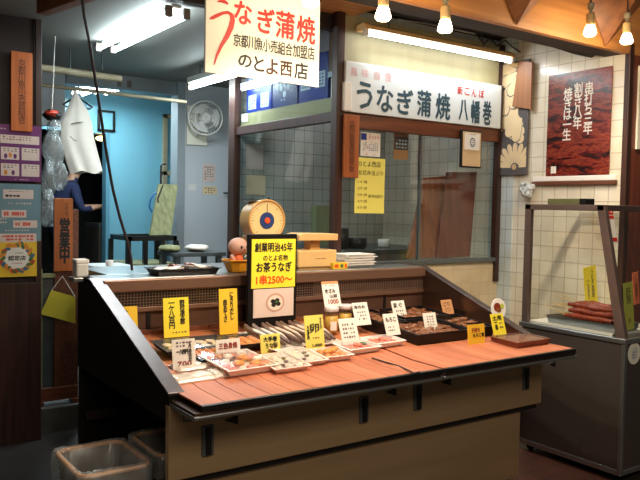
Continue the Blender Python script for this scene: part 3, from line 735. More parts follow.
card('white card at the rear middle behind the black boxes', 401, 318, 15, 17, 'white_paper', [('h', 'まぐ', .45, .74, .66, .28, 'ink'), ('s', (2, 4), .5, .32, .6, .36, 'ink_soft')], lean=.36, base=deck(401, 318, 0.05))
card('white card stuck in the black box nearest the front edge, left side', 394, 335, 16, 21, 'white_paper', [('h', 'もろこ', .48, .72, .72, .2, 'ink'), ('s', (2, 4), .4, .3, .5, .3, 'ink_soft')], lean=.36, base=deck(394, 335, 0.05))
card('white card between the two front black boxes', 432, 330, 15, 17, 'white_paper', [('s', (4, 3), .5, .55, .6, .6, 'ink_soft')], lean=.3, base=deck(432, 330, 0.05))
card('tan card at the rear right corner of the counter', 449, 314, 13, 14, 'tan_paper', [('h', 'ごり', .45, .7, .6, .3, 'ink_soft'), ('s', (2, 3), .5, .3, .6, .3, 'ink_soft')], lean=.35, base=deck(449, 314, 0.05))
card('wide golden card standing on the mat right of the black boxes', 477, 346, 21, 22, 'golden', [('h', '子持ち', .45, .74, .5, .2, 'red_brown_ink'), ('h', 'もろこ煮', .62, .5, .66, .18, 'ink')], lean=.1)
card('yellow card under the round food picture at the right end', 501, 337, 16, 23, 'yellow', [('h', '土用', .45, .82, .7, .2, 'ink'), ('v', '一串', .3, .48, .22, .34, 'ink'), ('s', (2, 2), .7, .5, .3, .35, 'ink_soft')], lean=.3, base=deck(501, 337, 0.02))
# round picture behind it
p = deck(500, 330, 0.02); k = depth(p)/F
o = thing('round_picture_card', 'round white food picture standing behind the yellow card at right end', 'picture card', p, None, (-.15, 0, 0))
R = Matrix.Rotation(PI/2, 3, 'X')
MB().lathe([(0.001, 0), (0.062, 0), (0.062, 0.004), (0.001, 0.004)], (0, 0, 0.125), 32, R=R, smooth=False).build('disc', 'foam_white', o, world=False)
MB().obox((0, 0.004, 0.035), (0.03, 0.004, 0.07)).build('stand_leg', 'foam_white', o, world=False)
b = MB(); disc(b, (-0.012, -0.004, 0.135), 0.030, 0.026, 0); disc(b, (0.030, -0.004, 0.138), 0.016, 0.016, 1, lift=0.0014); disc(b, (0.0, -0.004, 0.118), 0.02, 0.014, 2, lift=0.0016)
b.build('food_print', ['glaze_red', 'lime_yellow', 'food_brown'], o, world=False)

# framed eel sign in the middle
p = deck(277, 321, 0.0); p = Vector((p.x, 3.40, deckz(3.40)))
x0, x1 = at(249, 233, 'y', 3.40).x, at(297.5, 230, 'y', 3.40).x
zt = at(273, 234, 'y', 3.41).z; zb = deckz(3.40)
o = thing('framed_sign', 'black framed yellow eel price sign with a bowl photo below', 'sign', ((x0+x1)/2, 3.40, zb))
W = x1-x0; H = zt-zb; xc = (x0+x1)/2
MB().box(x0, x1, 3.40, 3.425, zb, zt).build('backing_board', 'black_tray', o, bevel=0.004)
MB().obox((xc, 3.47, zb+0.12), (0.03, 0.015, 0.25), (0.25, 0, 0)).build('support_strut', 'black_tray', o)
def sy(py): return at(273, py, 'y', 3.40).z
ya, yb = sy(287.5), sy(239)
o2 = MB().box(x0+0.016, x1-0.014, 3.395, 3.40, ya, yb).build('yellow_card', 'yellow', o)
b = MB(); hh = yb-ya; ww = W-0.03
write(b, '創業明治45年', (xc, 3.395, yb-hh*0.165), ww*0.86, hh*0.19, 0, weight=.0013)
write(b, 'のとよ名物', (xc+ww*0.04, 3.395, yb-hh*0.385), ww*0.56, hh*0.12, 0, weight=.0009)
write(b, 'お茶うなぎ', (xc+ww*0.01, 3.395, yb-hh*0.575), ww*0.80, hh*0.20, 0, weight=.0018)
write(b, '1串2500～', (xc+ww*0.02, 3.395, yb-hh*0.83), ww*0.82, hh*0.19, 1, weight=0.0018)
b.build('lettering', ['ink', 'orange_red'], o2)
ya, yb = sy(316.5), sy(288.5)
o3 = MB().box(x0+0.030, x1-0.022, 3.394, 3.40, ya, yb).build('photo_card', 'pale_pink', o)
cz = (ya+yb)/2
b = MB(); disc(b, (xc+0.012, 3.394, cz), 0.060, 0.052, 0); disc(b, (xc+0.012, 3.394, cz), 0.048, 0.041, 1, lift=0.0016)
for dx, dz in ((-.015, .008), (.012, .012), (.02, -.008), (-.01, -.012), (.002, .0)): disc(b, (xc+0.012+dx, 3.394, cz+dz), 0.015, 0.012, 2, lift=0.002+abs(dx)*.01, n=10)
disc(b, (xc+0.02, 3.394, cz+0.004), 0.008, 0.007, 3, lift=0.003, n=10)
b.build('bowl_print', ['doll_skin', 'food_white', 'ink', 'leaf_green'], o3)

# ------------------------------------------------------------------ things on the ledge and the worktable behind it
wt = thing('worktable', 'grey steel worktable behind the counter carrying tools and bowls', 'table', (2.0, 4.1, 0))
MB().box(1.30, 2.76, 3.82, 4.32, 1.135, 1.168).build('table_top', 'steel_bright', wt, bevel=0.004)
for x in (1.34, 2.70):
    for y in (3.87, 4.26): MB().box(x-0.02, x+0.02, y-0.02, y+0.02, 0, 1.135).build('leg', 'grey_steel', wt)
LZ = LT
# dial scale
SY = 3.66
cc = at(266.5, 220.5, 'y', SY); k = depth(cc)/F; r = 19.5*k/0.94
o = thing('dial_scale', 'round cream dial weighing scale with blue centre behind the framed sign', 'scale', (cc.x, SY+0.06, LZ))
RX = Matrix.Rotation(PI/2, 3, 'X')
MB().lathe([(r*0.80, -0.14), (r*0.97, -0.11), (r*1.0, -0.01), (r*1.03, 0.006), (r*1.0, 0.014), (r*0.93, 0.012), (r*0.91, 0.0)], (cc.x, SY, cc.z), 48, R=RX).build('drum', 'dial_ring', o)
MB().lathe([(0.001, 0.001), (r*0.915, 0.001), (r*0.915, 0.004), (0.001, 0.0041)], (cc.x, SY, cc.z), 48, R=RX, smooth=False).build('dial_face', 'dial_cream', o)
MB().lathe([(r*0.40, 0.004), (r*0.40, 0.008), (0.001, 0.0085)], (cc.x, SY, cc.z), 32, R=RX, smooth=False).build('blue_disc', 'dial_blue', o)
MB().lathe([(r*0.15, 0.008), (r*0.15, 0.013), (0.001, 0.014)], (cc.x, SY, cc.z), 24, R=RX, smooth=False).build('red_hub', 'orange_red', o)
b = MB()
for a in range(40):
    th = 2*PI*a/40; q = Vector((math.sin(th), 0, math.cos(th))); L = 0.14 if a % 5 == 0 else 0.07
    u = Vector((math.cos(th), 0, -math.sin(th)))
    b_c = cc + q*r*(0.86-L/2) + Vector((0, -0.0048, 0)); hw = 0.0012
    b.add([b_c-u*hw-q*r*L/2, b_c+u*hw-q*r*L/2, b_c+u*hw+q*r*L/2, b_c-u*hw+q*r*L/2], [(0, 1, 2, 3)], 0)
b.build('tick_marks', 'board_ink', o)
MB().obox((cc.x, SY-0.006, cc.z+r*0.55), (0.003, 0.002, r*0.5)).build('pointer', 'ink', o)
MB().blob((cc.x+0.012, SY+0.0, cc.z+r*1.05), (0.008, 0.008, 0.008)).build('top_knob', 'ink', o)
MB().box(cc.x-r*0.75, cc.x+r*0.75, SY-0.005, SY+0.13, LZ, cc.z-r*0.75).build('foot', 'cream_dark', o, bevel=0.006)
MB().lathe([(r*0.2, 0), (r*0.60, 0.012), (r*0.64, 0.02), (r*0.62, 0.02), (r*0.2, 0.006)], (cc.x-0.01, SY+0.09, cc.z+r*0.80), 24).build('weighing_pan', 'steel_bright', o)
# cream machine
p = at(312, 264, 'y', 3.70); k = depth(p)/F
xa, xb = at(293, 264, 'y', 3.70).x, at(331, 264, 'y', 3.70).x
za, zb2 = at(312, 263, 'y', 3.70).z, at(312, 249.5, 'y', 3.70).z; zc, zd = at(312, 240, 'y', 3.70).z, at(312, 233.5, 'y', 3.70).z
o = thing('counter_scale', 'cream two-tier counter scale with dark label right of the framed sign', 'scale', ((xa+xb)/2, 3.71, LZ))
MB().box(xa, xb, 3.64, 3.79, LZ+0.012, zb2).build('body', 'cream_plastic', o, bevel=0.008)
MB().box(xa+0.01, xb-0.01, 3.65, 3.78, LZ, LZ+0.014).build('foot_rail', 'cream_dark', o)
MB().box((xa+xb)/2-0.03, (xa+xb)/2+0.04, 3.68, 3.75, zb2-0.002, zc+0.002).build('neck', 'cream_dark', o)
b = MB(); b.prism([(xa-0.005, 3.63, zc), (xb, 3.63, zc), (xb, 3.63, zd), (xa+0.04, 3.63, zd+0.004), (xa-0.005, 3.63, zd-0.006)], (0, 0.16, 0)); b.build('weighing_plate', 'cream_plastic', o, bevel=0.004)
b = MB(); strokes(b, ((xa+xb)/2+0.02, 3.64, (LZ+zb2)/2+0.006), 0.085, 0.008, 1, 9, 0, seed=3); b.build('lettering', 'ink', o)
MB().lathe([(0.006, 0), (0.008, 0.02), (0.001, 0.03)], (xb+0.008, 3.70, zb2-0.03), 10, R=Matrix.Rotation(PI/2, 3, 'Y')).build('knob', 'coral', o)
# stack of foam trays, orange carton
fs = at(355, 265, 'y', 3.70)
for i in range(5):
    dx = (-0.012, 0.006, -0.004, 0.03, 0.012)[i]
    o = MB().tray(0.235-0.004*i, 0.15, 0.016).build('foam_tray', 'foam_white'); o.location = (fs.x-0.01+dx, 3.705+0.004*i, LZ+0.001+i*0.0158); o.rotation_euler = (0, 0, (0.02, -.03, .01, .05, -.02)[i])
    tag(o, ('bottom', 'second lowest', 'middle', 'second highest', 'top')[i] + ' white foam tray of the stack on the counter ledge', 'tray', 'foam tray stack on the ledge')
p = at(339, 268.5, 'y', 3.605)
o = thing('small_carton', 'small orange and green printed carton on the ledge by the foam trays', 'carton', (p.x, 3.605, LZ))
MB().box(p.x-0.055, p.x+0.055, 3.59, 3.62, LZ, LZ+0.04).build('box_body', 'golden', o, bevel=0.002)
b = MB(); disc(b, (p.x+0.01, 3.59, LZ+0.02), 0.012, 0.012, 0); flat(b, (p.x-0.03, 3.59, LZ+0.02), 0.03, 0.02, 1); flat(b, (p.x+0.04, 3.59, LZ+0.02), 0.016, 0.024, 1); b.build('print', ['leaf_green', 'orange_red'], o)
# black tray with brush and packets
p = at(183, 274, 'y', 3.67)
o = thing('black_tool_tray', 'black plastic tray on the ledge holding paper packets', 'tray', (p.x, 3.67, LZ))
MB().tray(0.36, 0.16, 0.032, 0.004, 0.015, 0.008, c=(p.x, 3.67, LZ)).build('tray_body', 'black_tray', o)
for i, (dx, dy, ln, wd, rz, ry, m, lb, nm, cat) in enumerate(((-0.085, 0.0, 0.17, 0.09, .2, -.08, 'white_paper', 'crumpled white paper lying in the black ledge tray', 'paper_sheet', 'paper'), (-0.02, 0.02, 0.12, 0.08, -.4, .2, 'glaze_red', 'dark red packet lying in the black ledge tray', 'red_packet', 'packet'), (0.09, 0.0, 0.15, 0.07, -.25, .16, 'pale_pink', 'pale pink printed packet leaning in the black ledge tray', 'pink_packet', 'packet'))):
    b = MB(); b.grid(lambda a, q: Vector(((a-.5)*ln, (q-.5)*wd, 0.008*math.sin(a*9+q*5)+0.004)), 10, 6); b.box(-ln/2+.01, ln/2-.01, -wd/2+.005, wd/2-.005, -0.004, 0.002)
    q = b.build(nm, m); q.location = (p.x+dx, 3.67+dy, LZ+0.032+0.004*i); q.rotation_euler = (0, ry, rz); tag(q, lb, cat)
# doll in an orange bowl
p = at(237, 271, 'y', 3.68)
o = thing('orange_bowl', 'orange plastic bowl on the ledge with a doll sitting in it', 'bowl', (p.x, 3.68, LZ))
MB().lathe([(0.055, 0.0), (0.060, 0.006), (0.082, 0.06), (0.092, 0.066), (0.092, 0.072), (0.080, 0.070), (0.056, 0.012), (0.001, 0.010)], (p.x, 3.68, LZ), 10, smooth=False).build('bowl_body', 'orange_bowl', o, bevel=0.003)
o = thing('round_headed_doll', 'small pink round-headed doll in an orange top sitting in the bowl', 'doll', (p.x+0.004, 3.68, LZ+0.011))
hx, hz = p.x+0.004, LZ+0.145
MB().blob((hx, 3.68, hz), (0.058, 0.052, 0.050), n=20, k=14).build('head', 'doll_skin', o)
MB().lathe([(0.030, 0.0), (0.038, 0.02), (0.030, 0.07), (0.018, 0.095)], (hx, 3.68, LZ+0.011), 18).build('orange_top', 'doll_orange', o)
for s in (-1, 1):
    MB().blob((hx+0.016+s*0.020, 3.6285+0.006*(s+1), hz-0.002), (0.0075, 0.006, 0.009)).build('eye', 'ink', o)
    MB().blob((hx+s*0.038, 3.67, LZ+0.078), (0.014, 0.014, 0.026), (0, s*0.5, 0)).build('arm', 'doll_skin' if s < 0 else 'grey_steel', o)
MB().blob((hx+0.016, 3.629, hz-0.016), (0.006, 0.005, 0.004)).build('nose', 'red_brown_ink', o)
# white worktop articles at the left behind the counter
o = thing('side_table', 'white topped table in the kitchen behind the left end', 'table', (1.56, 4.7, 0))
MB().box(1.50, 1.76, 4.36, 4.92, 1.11, 1.14).build('table_top', 'sign_white', o, bevel=0.004)
for x in (1.54, 1.72):
    for y in (4.40, 4.88): MB().box(x-0.02, x+0.02, y-0.02, y+0.02, 0, 1.11).build('leg', 'grey_steel', o)
q0, q1 = at(76.5, 270, 'y', 3.71), at(89, 270, 'y', 3.71)
o = thing('white_canister', 'white square plastic canister at the back left corner of the counter', 'canister', ((q0.x+q1.x)/2, 3.75, LT))
MB().box(q0.x, q1.x, 3.71, 3.785, LT, at(81, 263, 'y', 3.71).z).build('body', 'white_plastic', o, bevel=0.01)
MB().box(q0.x-.002, q1.x+.002, 3.708, 3.787, at(81, 263, 'y', 3.71).z-.004, at(81, 259.5, 'y', 3.71).z).build('lid', 'foam_white', o, bevel=0.006)
p = at(97, 266, 'y', 4.5); p.x = max(p.x, 1.55)
tag(MB().lathe([(0.02, 0), (0.026, 0.05), (0.023, 0.05), (0.018, 0.004), (0.001, 0.004)], (p.x, 4.5, 1.14), 16).build('white_cup', 'foam_white', origin=(p.x, 4.5, 1.14)), 'small white cup on the white topped table behind the counter', 'cup')

# ================================================================== SHOP SIGNS
def hang_text(): pass
# big hanging sign
SGY = 2.90
a, b_ = at(205, 71, 'y', SGY), at(318, 88, 'y', SGY)
x0, x1, zb = a.x, b_.x+0.004, (a.z+b_.z)/2; zt = 2.52
o = thing('hanging_shop_sign', 'large cream hanging sign with red and black shop lettering', 'sign', ((x0+x1)/2, SGY, zb))
pn = MB().box(x0, x1, SGY, SGY+0.012, zb, zt).build('sign_board', 'cream_card', o, bevel=0.002)
W, H = x1-x0, zt-zb
def S(px, py): return at(px, py, 'y', SGY)
b = MB()
for tx, px, py, w_, h_ in (('な', 243, 13, 17, 22), ('ぎ', 266, 21, 17, 24), ('蒲', 285, 25, 19, 26), ('焼', 306, 30, 19, 26)):
    q = S(px, py); k = depth(q)/F; write(b, tx, q, w_*k*1.13, h_*k, 0, weight=0.003)
# the brushed first letter: dot and long hooked tail
def brush(bm, pts, wid, mi, lift):
    P = [S(*p) for p in pts]; n = len(P); L = []; Rr = []
    for i in range(n):
        t = (P[min(i+1, n-1)]-P[max(i-1, 0)]).normalized(); nn = Vector((-t.z, 0, t.x)); ww = wid[i]*0.0046
        L.append(P[i]+nn*ww+Vector((0, -lift, 0))); Rr.append(P[i]-nn*ww+Vector((0, -lift, 0)))
    bm.add(L+Rr, [(i, n+i, n+i+1, i+1) for i in range(n-1)], mi)
brush(b, [(217, 2), (220, 1), (224, 1.5), (228, 4)], [.3, 1.2, 1.8, .9], 0, .0015)
brush(b, [(209, 19), (212, 18), (217, 15.5), (223, 13), (228, 12.5), (231.5, 15), (232.5, 20), (231, 27), (227, 36), (221, 46), (216.5, 56), (214, 65)], [.2, 1.6, 1.7, 1.4, 1.5, 2.2, 2.7, 2.8, 2.4, 1.7, 1.2, .5], 0, .0019)
k = depth(S(275, 46))/F
q0, q1 = S(233, 38), S(315, 52)
n = len('京都川魚小売組合加盟店')
for i, ch in enumerate('京都川魚小売組合加盟店'):
    tt = i/(n-1); q = S(237+(311-237)*tt, 40+(53.5-40)*tt); k = depth(q)/F; write(b, ch, q, 7.2*k*1.13, 12.5*k, 1, weight=0.0009)
for tx, px, py, w_, h_, mi in (('の', 245, 61, 13, 12, 1), ('と', 259, 64, 10, 14, 1), ('よ', 272, 67, 12, 15, 2), ('西', 286, 69, 12, 14, 2), ('店', 301, 71, 14, 16, 1)):
    q = S(px, py); k = depth(q)/F; write(b, tx, q, w_*k*1.13, h_*k, mi, weight=0.002)
b.build('lettering', ['red_ink', 'ink', 'tan_board_ink' if 'tan_board_ink' in M else 'board_ink'], pn)
for x in (x0+0.05, x1-0.05): MB().tube([(x, SGY+0.006, zt-0.01), (x, SGY+0.006, 3.10)], 0.003, 6).build('hanging_cord', 'cable_dark', o)
# white fascia sign over the kitchen window
FY = 3.80
x0, x1, zb, zt = 2.845, 4.33, 2.168, 2.492
o = thing('fascia_sign', 'long white sign with dark grilled eel lettering above the kitchen window', 'sign', ((x0+x1)/2, FY, zb))
pn = MB().box(x0, x1, FY, FY+0.03, zb, zt).build('sign_board', 'sign_white', o, bevel=0.003)
MB().box(x0-0.012, x0+0.045, FY-0.008, FY+0.045, zb+0.005, zb+0.185).build('end_cap', 'foam_white', o, bevel=0.003)
MB().box(x1-0.01, x1+0.008, FY-0.004, FY+0.04, zb, zt).build('end_trim', 'dark_wood', o)
b = MB()
def S2(px, py): return at(px, py, 'y', FY)
for tx, px, py, w_, h_, mi in (('う', 364.5, 95.5, 16, 26, 0), ('な', 385, 99, 17, 25, 0), ('ぎ', 405, 102, 17, 24, 0), ('蒲', 424, 103.5, 15, 25, 0), ('焼', 443, 106.5, 16, 25, 0), ('八', 463.5, 110, 10, 20, 0), ('幡', 475.5, 112, 10, 22, 0), ('巻', 487, 113, 10, 23, 0),
    ('新', 460, 90.5, 6, 8, 1), ('こ', 467, 91.5, 6, 7, 1), ('ん', 474, 93, 6, 8, 1), ('ぼ', 481.5, 94, 6, 8, 1), ('風', 354, 72, 7, 8, 2), ('味', 365, 73.5, 7, 8, 2), ('自', 377, 75.5, 6, 8, 2), ('慢', 388, 77, 7, 9, 2)):
    q = S2(px, py); k = depth(q)/F; write(b, tx, q, w_*k*1.20, h_*k, mi, weight=0.0045 if mi == 0 else 0.001)
b.build('lettering', ['teal_ink', 'red_ink', 'faded_red'], pn)
# wooden plaques
def plaque(label, pxa, pya, pxb, pyb, yy, txt, ink, board='orange_board', group='wooden plaques'):
    a, c_ = at(pxa, pya, 'y', yy), at(pxb, pyb, 'y', yy)
    o = MB().box(a.x, c_.x, yy, yy+0.02, c_.z, a.z).build('wooden_plaque', board, origin=((a.x+c_.x)/2, yy, c_.z), bevel=0.003)
    tag(o, label, 'sign', group)
    b = MB(); write(b, txt, ((a.x+c_.x)/2, yy, (a.z+c_.z)/2), (c_.x-a.x)*0.36, (a.z-c_.z)*0.82, 0, vert=True); b.build('lettering', ink, o)
    return o
plaque('orange wooden plaque with vertical writing on the dark shop pillar', 11, 50.5, 32.5, 132, 4.852, '京都川魚小売商組合', 'board_ink')
plaque('narrow orange wooden plaque hanging on the kitchen corner post', 345, 114, 358.5, 178, 3.79, '京都川魚商業組合員之章', 'board_ink', 'shopboard')
# open-for-business board on its wooden stand
o = thing('wooden_stand', 'brown wooden post stand left of the counter holding the open sign', 'stand', (1.40, 5.07, 0.17))
a, c_ = at(54, 200, 'y', 5.05), at(78, 400, 'y', 5.05)
MB().box(a.x+0.005, c_.x, 5.05, 5.09, 0.20, 1.50).build('post', 'brown_wood_y', o, bevel=0.004)
l = at(37, 398, 'y', 5.05)
MB().box(l.x, c_.x, 5.045, 5.095, 0.20, 0.29).build('bottom_rail', 'brown_wood_x', o, bevel=0.004)
MB().box(l.x, l.x+0.035, 5.05, 5.09, 0.29, 1.10).build('post', 'mossy_wood', o, bevel=0.004)
MB().box(l.x+0.035, a.x+0.005, 5.075, 5.085, 0.29, 1.05).build('back_board', 'grey_steel', o)
MB().box(l.x, a.x+0.01, 5.045, 5.085, 1.04, 1.065).build('top_rail', 'mossy_wood', o)
for x in (l.x+0.02, c_.x-0.02): MB().box(x-0.02, x+0.02, 5.03, 5.13, 0.17, 0.20).build('foot', 'brown_wood_x', o)
a, c_ = at(54, 198, 'y', 5.03), at(72.5, 271, 'y', 5.03)
o = MB().box(a.x, c_.x, 5.025, 5.045, c_.z, a.z).build('open_sign', 'shopboard', origin=((a.x+c_.x)/2, 5.03, c_.z), bevel=0.003); tag(o, 'orange wooden board with large black open-for-business writing on the post stand', 'sign', 'wooden plaques')
b = MB(); H = a.z-c_.z; W = c_.x-a.x
write(b, '営業中', ((a.x+c_.x)/2+W*0.06, 5.025, c_.z+H*0.42), W*0.56, H*0.62, 0, vert=True, weight=0.004); write(b, 'ただ今', ((a.x+c_.x)/2+W*0.16, 5.025, c_.z+H*0.84), W*0.22, H*0.20, 0, vert=True)
b.build('lettering', ['ink'], o)
P = [at(*q, 'y', 5.015) for q in ((51.5, 290), (75.5, 297), (75.5, 323.5), (40.5, 314))]
o = thing('yellow_notice', 'plain yellow sheet hanging by a string on the post stand', 'notice', P[3])
b = MB(); b.prism(P, (0, 0.003, 0)); b.build('sheet', 'dull_yellow', o)
MB().tube([P[0]+Vector((0, 0, -.004)), at(62.5, 276, 'y', 5.02), P[1]+Vector((0, 0, -.004))], 0.002, 6).build('string', 'white_paper', o)

# posters on the pillar
PY = 4.866
def poster(name, label, pxa, pya, pxb, pyb, m, yy=PY):
    a, c_ = at(pxa, pya, 'y', yy), at(pxb, pyb, 'y', yy)
    o = MB().box(a.x, c_.x, yy, yy+0.006, c_.z, a.z).build(name, m, origin=((a.x+c_.x)/2, yy, c_.z)); tag(o, label, 'poster', 'posters on the dark pillar')
    W, H = c_.x-a.x, a.z-c_.z
    return o, a.x, c_.z, W, H
o, X, Z, W, H = poster('purple_poster', 'purple guidance poster with boxed panels on the dark pillar', -8, 123, 41, 182, 'purple')
b = MB(); g = lambda u, v: (X+u*W, PY, Z+v*H)
flat(b, g(.56, .74), .80*W, .15*H, 0)
for u in (.36, .78):
    for v, hh in ((.49, .22), (.20, .22)):
        flat(b, g(u, v), .37*W, hh*H, 0)
        strokes(b, g(u, v+.06), .3*W, .07*H, 2, 4, 1, lift=.0014, seed=int(u*99+v*50))
strokes(b, g(.5, .76), .6*W, .08*H, 2, 9, 2, lift=.0014, seed=5)
for u, v, mi in ((.27, .44, 3), (.36, .46, 4), (.46, .44, 3), (.27, .15, 4), (.42, .15, 3)): disc(b, g(u, v), .035*W, .045*H, mi, lift=.0016, n=14)
strokes(b, g(.5, .92), .7*W, .04*H, 1, 10, 0, seed=8); strokes(b, g(.6, .03), .3*W, .03*H, 1, 6, 0, seed=9)
b.build('print', ['pale_pink', 'ink_soft', 'red_brown_ink', 'purple', 'flower_orange'], o)
o, X, Z, W, H = poster('teal_poster', 'teal poster with pale tags and red lettering on the dark pillar', -8, 183, 41, 241, 'teal_poster')
b = MB()
for u, v, ww, hh, mi in ((.53, .82, .62, .16, 1), (.44, .48, .50, .13, 2), (.67, .30, .50, .13, 2), (.52, .06, .76, .15, 2)):
    flat(b, g(u, v), ww*W, hh*H, 0)
    if mi == 2: strokes(b, g(u, v), ww*.85*W, hh*.75*H, 1 if hh < .15 else 2, 8, 2, lift=.0014, fill=.85, seed=int(u*77))
    else: strokes(b, g(u-.12, v-.03), .3*W, .06*H, 1, 4, 1, lift=.0014, fill=.8); strokes(b, g(u, v+.05), .4*W, .03*H, 1, 8, 3, lift=.0014)
strokes(b, g(.55, .66), .5*W, .05*H, 1, 9, 0, seed=4); strokes(b, g(.5, .19), .5*W, .04*H, 1, 9, 0, seed=6); strokes(b, g(.2, .36), .2*W, .12*H, 2, 4, 0, seed=7)
b.build('print', ['pale_pink', 'ink', 'salmon_ink', 'ink_soft'], o)
o, X, Z, W, H = poster('wreath_poster', 'yellow square poster with a leaf wreath emblem on the dark pillar', -8, 241.5, 36.8, 276, 'golden')
b = MB(); cx, cz = at(17, 258, 'y', PY).x, at(17, 258, 'y', PY).z; k = depth((cx, PY, cz))/F*1.1
disc(b, (cx, PY, cz), 11*k, 10*k, 0)
rn = random.Random(4)
for i in range(44):
    th = 2*PI*i/44; rr = (13.2+rn.uniform(-1.6, 1.6))*k
    mi = rn.choice((1, 1, 1, 2, 2, 3, 4)) if i % 3 else rn.choice((1, 3, 4, 2))
    u = Vector((math.cos(th+.8), 0, math.sin(th+.8))); v = Vector((-u.z, 0, u.x))
    disc(b, (cx+math.cos(th)*rr, PY, cz+math.sin(th)*rr*.93), 2.4*k, 1.5*k, mi, u, v, lift=.0012+.00005*i, n=10)
write(b, '認定店', (cx, PY, cz), 15*k, 4.2*k, 5, weight=.001)
strokes(b, (cx, PY, cz+4.6*k), 11*k, 2*k, 1, 6, 5, seed=2); strokes(b, (cx, PY, cz-4.8*k), 9*k, 1.8*k, 1, 6, 3, seed=3)
b.build('print', ['white_paper', 'leaf_green', 'leaf_blue', 'berry_red', 'flower_orange', 'ink'], o)

# notices on the kitchen glass
NY = 3.832
a, c_ = at(355.5, 157, 'y', NY), at(384, 213.5, 'y', NY)
b = MB(); W, H = c_.x-a.x, a.z-c_.z
b.grid(lambda u, v: Vector((a.x+u*W, NY-0.003*math.sin(u*5)*math.sin(v*4), c_.z+v*H)), 8, 8); b.grid(lambda u, v: Vector((a.x+u*W, NY+.002, c_.z+(1-v)*H)), 2, 2)
o = b.build('yellow_price_list', 'pale_yellow', origin=(a.x+W/2, NY, c_.z)); tag(o, 'yellow handwritten price list taped on the kitchen window below the plaque', 'notice')
b = MB(); L = Vector((0, -.004, 0))
g = lambda u, v: Vector((a.x+u*W, NY, c_.z+v*H))+L
write(b, 'のとよ西店', g(.45, .89), .76*W, .10*H, 0); write(b, '北花弁当ぶり', g(.5, .73), .84*W, .085*H, 0)
for i, tx in enumerate(('1ケ月', '2ケ月', '3ケ月', '4ケ月', '5ケ月')): write(b, tx, g(.23, .56-.115*i), .3*W, .05*H, 1)
write(b, '御予約受付', g(.68, .31), .5*W, .06*H, 1)
b.build('lettering', ['ink', 'board_ink'], o)
def leaf(name, label, pxa, pya, pxb, pyb, m, yy, prints=(), cat='notice', group=None):
    a, c_ = at(pxa, pya, 'y', yy), at(pxb, pyb, 'y', yy); W, H = c_.x-a.x, a.z-c_.z
    o = MB().box(a.x, c_.x, yy, yy+.002, c_.z, a.z).build(name, m, origin=(a.x+W/2, yy, c_.z)); tag(o, label, cat, group)
    if prints:
        b = MB(); mats = []
        for kind, u, v, w_, h_, mm, arg in prints:
            if mm not in mats: mats.append(mm)
            q = (a.x+u*W, yy, c_.z+v*H)
            if kind == 'f': flat(b, q, w_*W, h_*H, mats.index(mm))
            else: strokes(b, q, w_*W, h_*H, arg[0], arg[1], mats.index(mm), lift=.0014, seed=int(pxa))
        b.build('print', mats, o)
    return o
leaf('printed_flyer', 'white flyer printed in red and blue, behind the glass above the yellow list', 361, 132, 380, 157, 'white_paper', 3.845, (('f', .15, .82, .28, .28, 'blue_pack', 0), ('s', .6, .85, .7, .2, 'red_ink', (3, 5)), ('s', .5, .42, .8, .4, 'dial_blue', (5, 8)), ('s', .5, .08, .8, .1, 'coral', (1, 6))))
leaf('printed_flyer', 'faded brown and purple flyer hanging inside the kitchen window', 394, 133, 408, 160, 'tan_paper', 3.94, (('f', .5, .62, .95, .5, 'ink_soft', 0), ('s', .5, .6, .8, .4, 'pale_print', (3, 4))))
# small framed notice at the right of the window
a, c_ = at(462, 129.5, 'y', 3.80), at(481, 168.5, 'y', 3.80)
o = thing('framed_notice', 'small black framed notice with white card hanging at the window right', 'frame', ((a.x+c_.x)/2, 3.81, c_.z))
MB().box(a.x, c_.x, 3.80, 3.82, c_.z, a.z).build('picture_frame', 'near_black', o, bevel=.003)
MB().box(a.x+.012, c_.x-.012, 3.797, 3.80, c_.z+.012, a.z-.012).build('backing', 'tan_board', o)
W, H = c_.x-a.x, a.z-c_.z
w_ = MB().box(a.x+.028, c_.x-.03, 3.793, 3.797, c_.z+H*.48, a.z-.022).build('white_card', 'white_paper', o)
b = MB(); disc(b, ((a.x+c_.x)/2, 3.793, c_.z+H*.68), .028, .034, 0, r0=.75); strokes(b, ((a.x+c_.x)/2, 3.793, c_.z+H*.68), .03, .05, 3, 3, 0, seed=3); strokes(b, ((a.x+c_.x)/2, 3.793, a.z-.03), .07, .012, 1, 5, 1, seed=3); b.build('print', ['leaf_blue', 'ink_soft'], w_)

# ================================================================== RIGHT WALL
# eel poster
XP = WX-0.012
a, c_ = at(549, 76, 'x', XP), at(608, 177.5, 'x', XP); d_ = at(613, 65, 'x', XP)
ya, yb, z0, z1 = a.y, (c_.y+d_.y)/2, c_.z, d_.z-.004
o = MB().box(XP, XP+.008, yb, ya, z0, z1).build('eel_poster', 'eel_photo', origin=(XP, (ya+yb)/2, z0)); tag(o, 'dark red grilled eel poster with white vertical writing on tiled wall', 'poster')
b = MB(); g = lambda px, py: at(px, py, 'x', XP)
for tx, px, py, w_, h_ in (('串打ち三年', 588.5, 108, 5.5, 52), ('割き八年', 578, 106, 5.5, 46), ('焼きは一生', 567.5, 114, 5.5, 52)):
    q = g(px, py); k = depth(q)/F; write(b, tx, q, w_*k*1.8, h_*k, 0, vert=True, u=WU, weight=.0014)
q = g(550, 170); flat(b, q+Vector((0, -.03, .0)), .045, .05, 0, u=WU)
b.build('lettering', ['white_paper'], o)
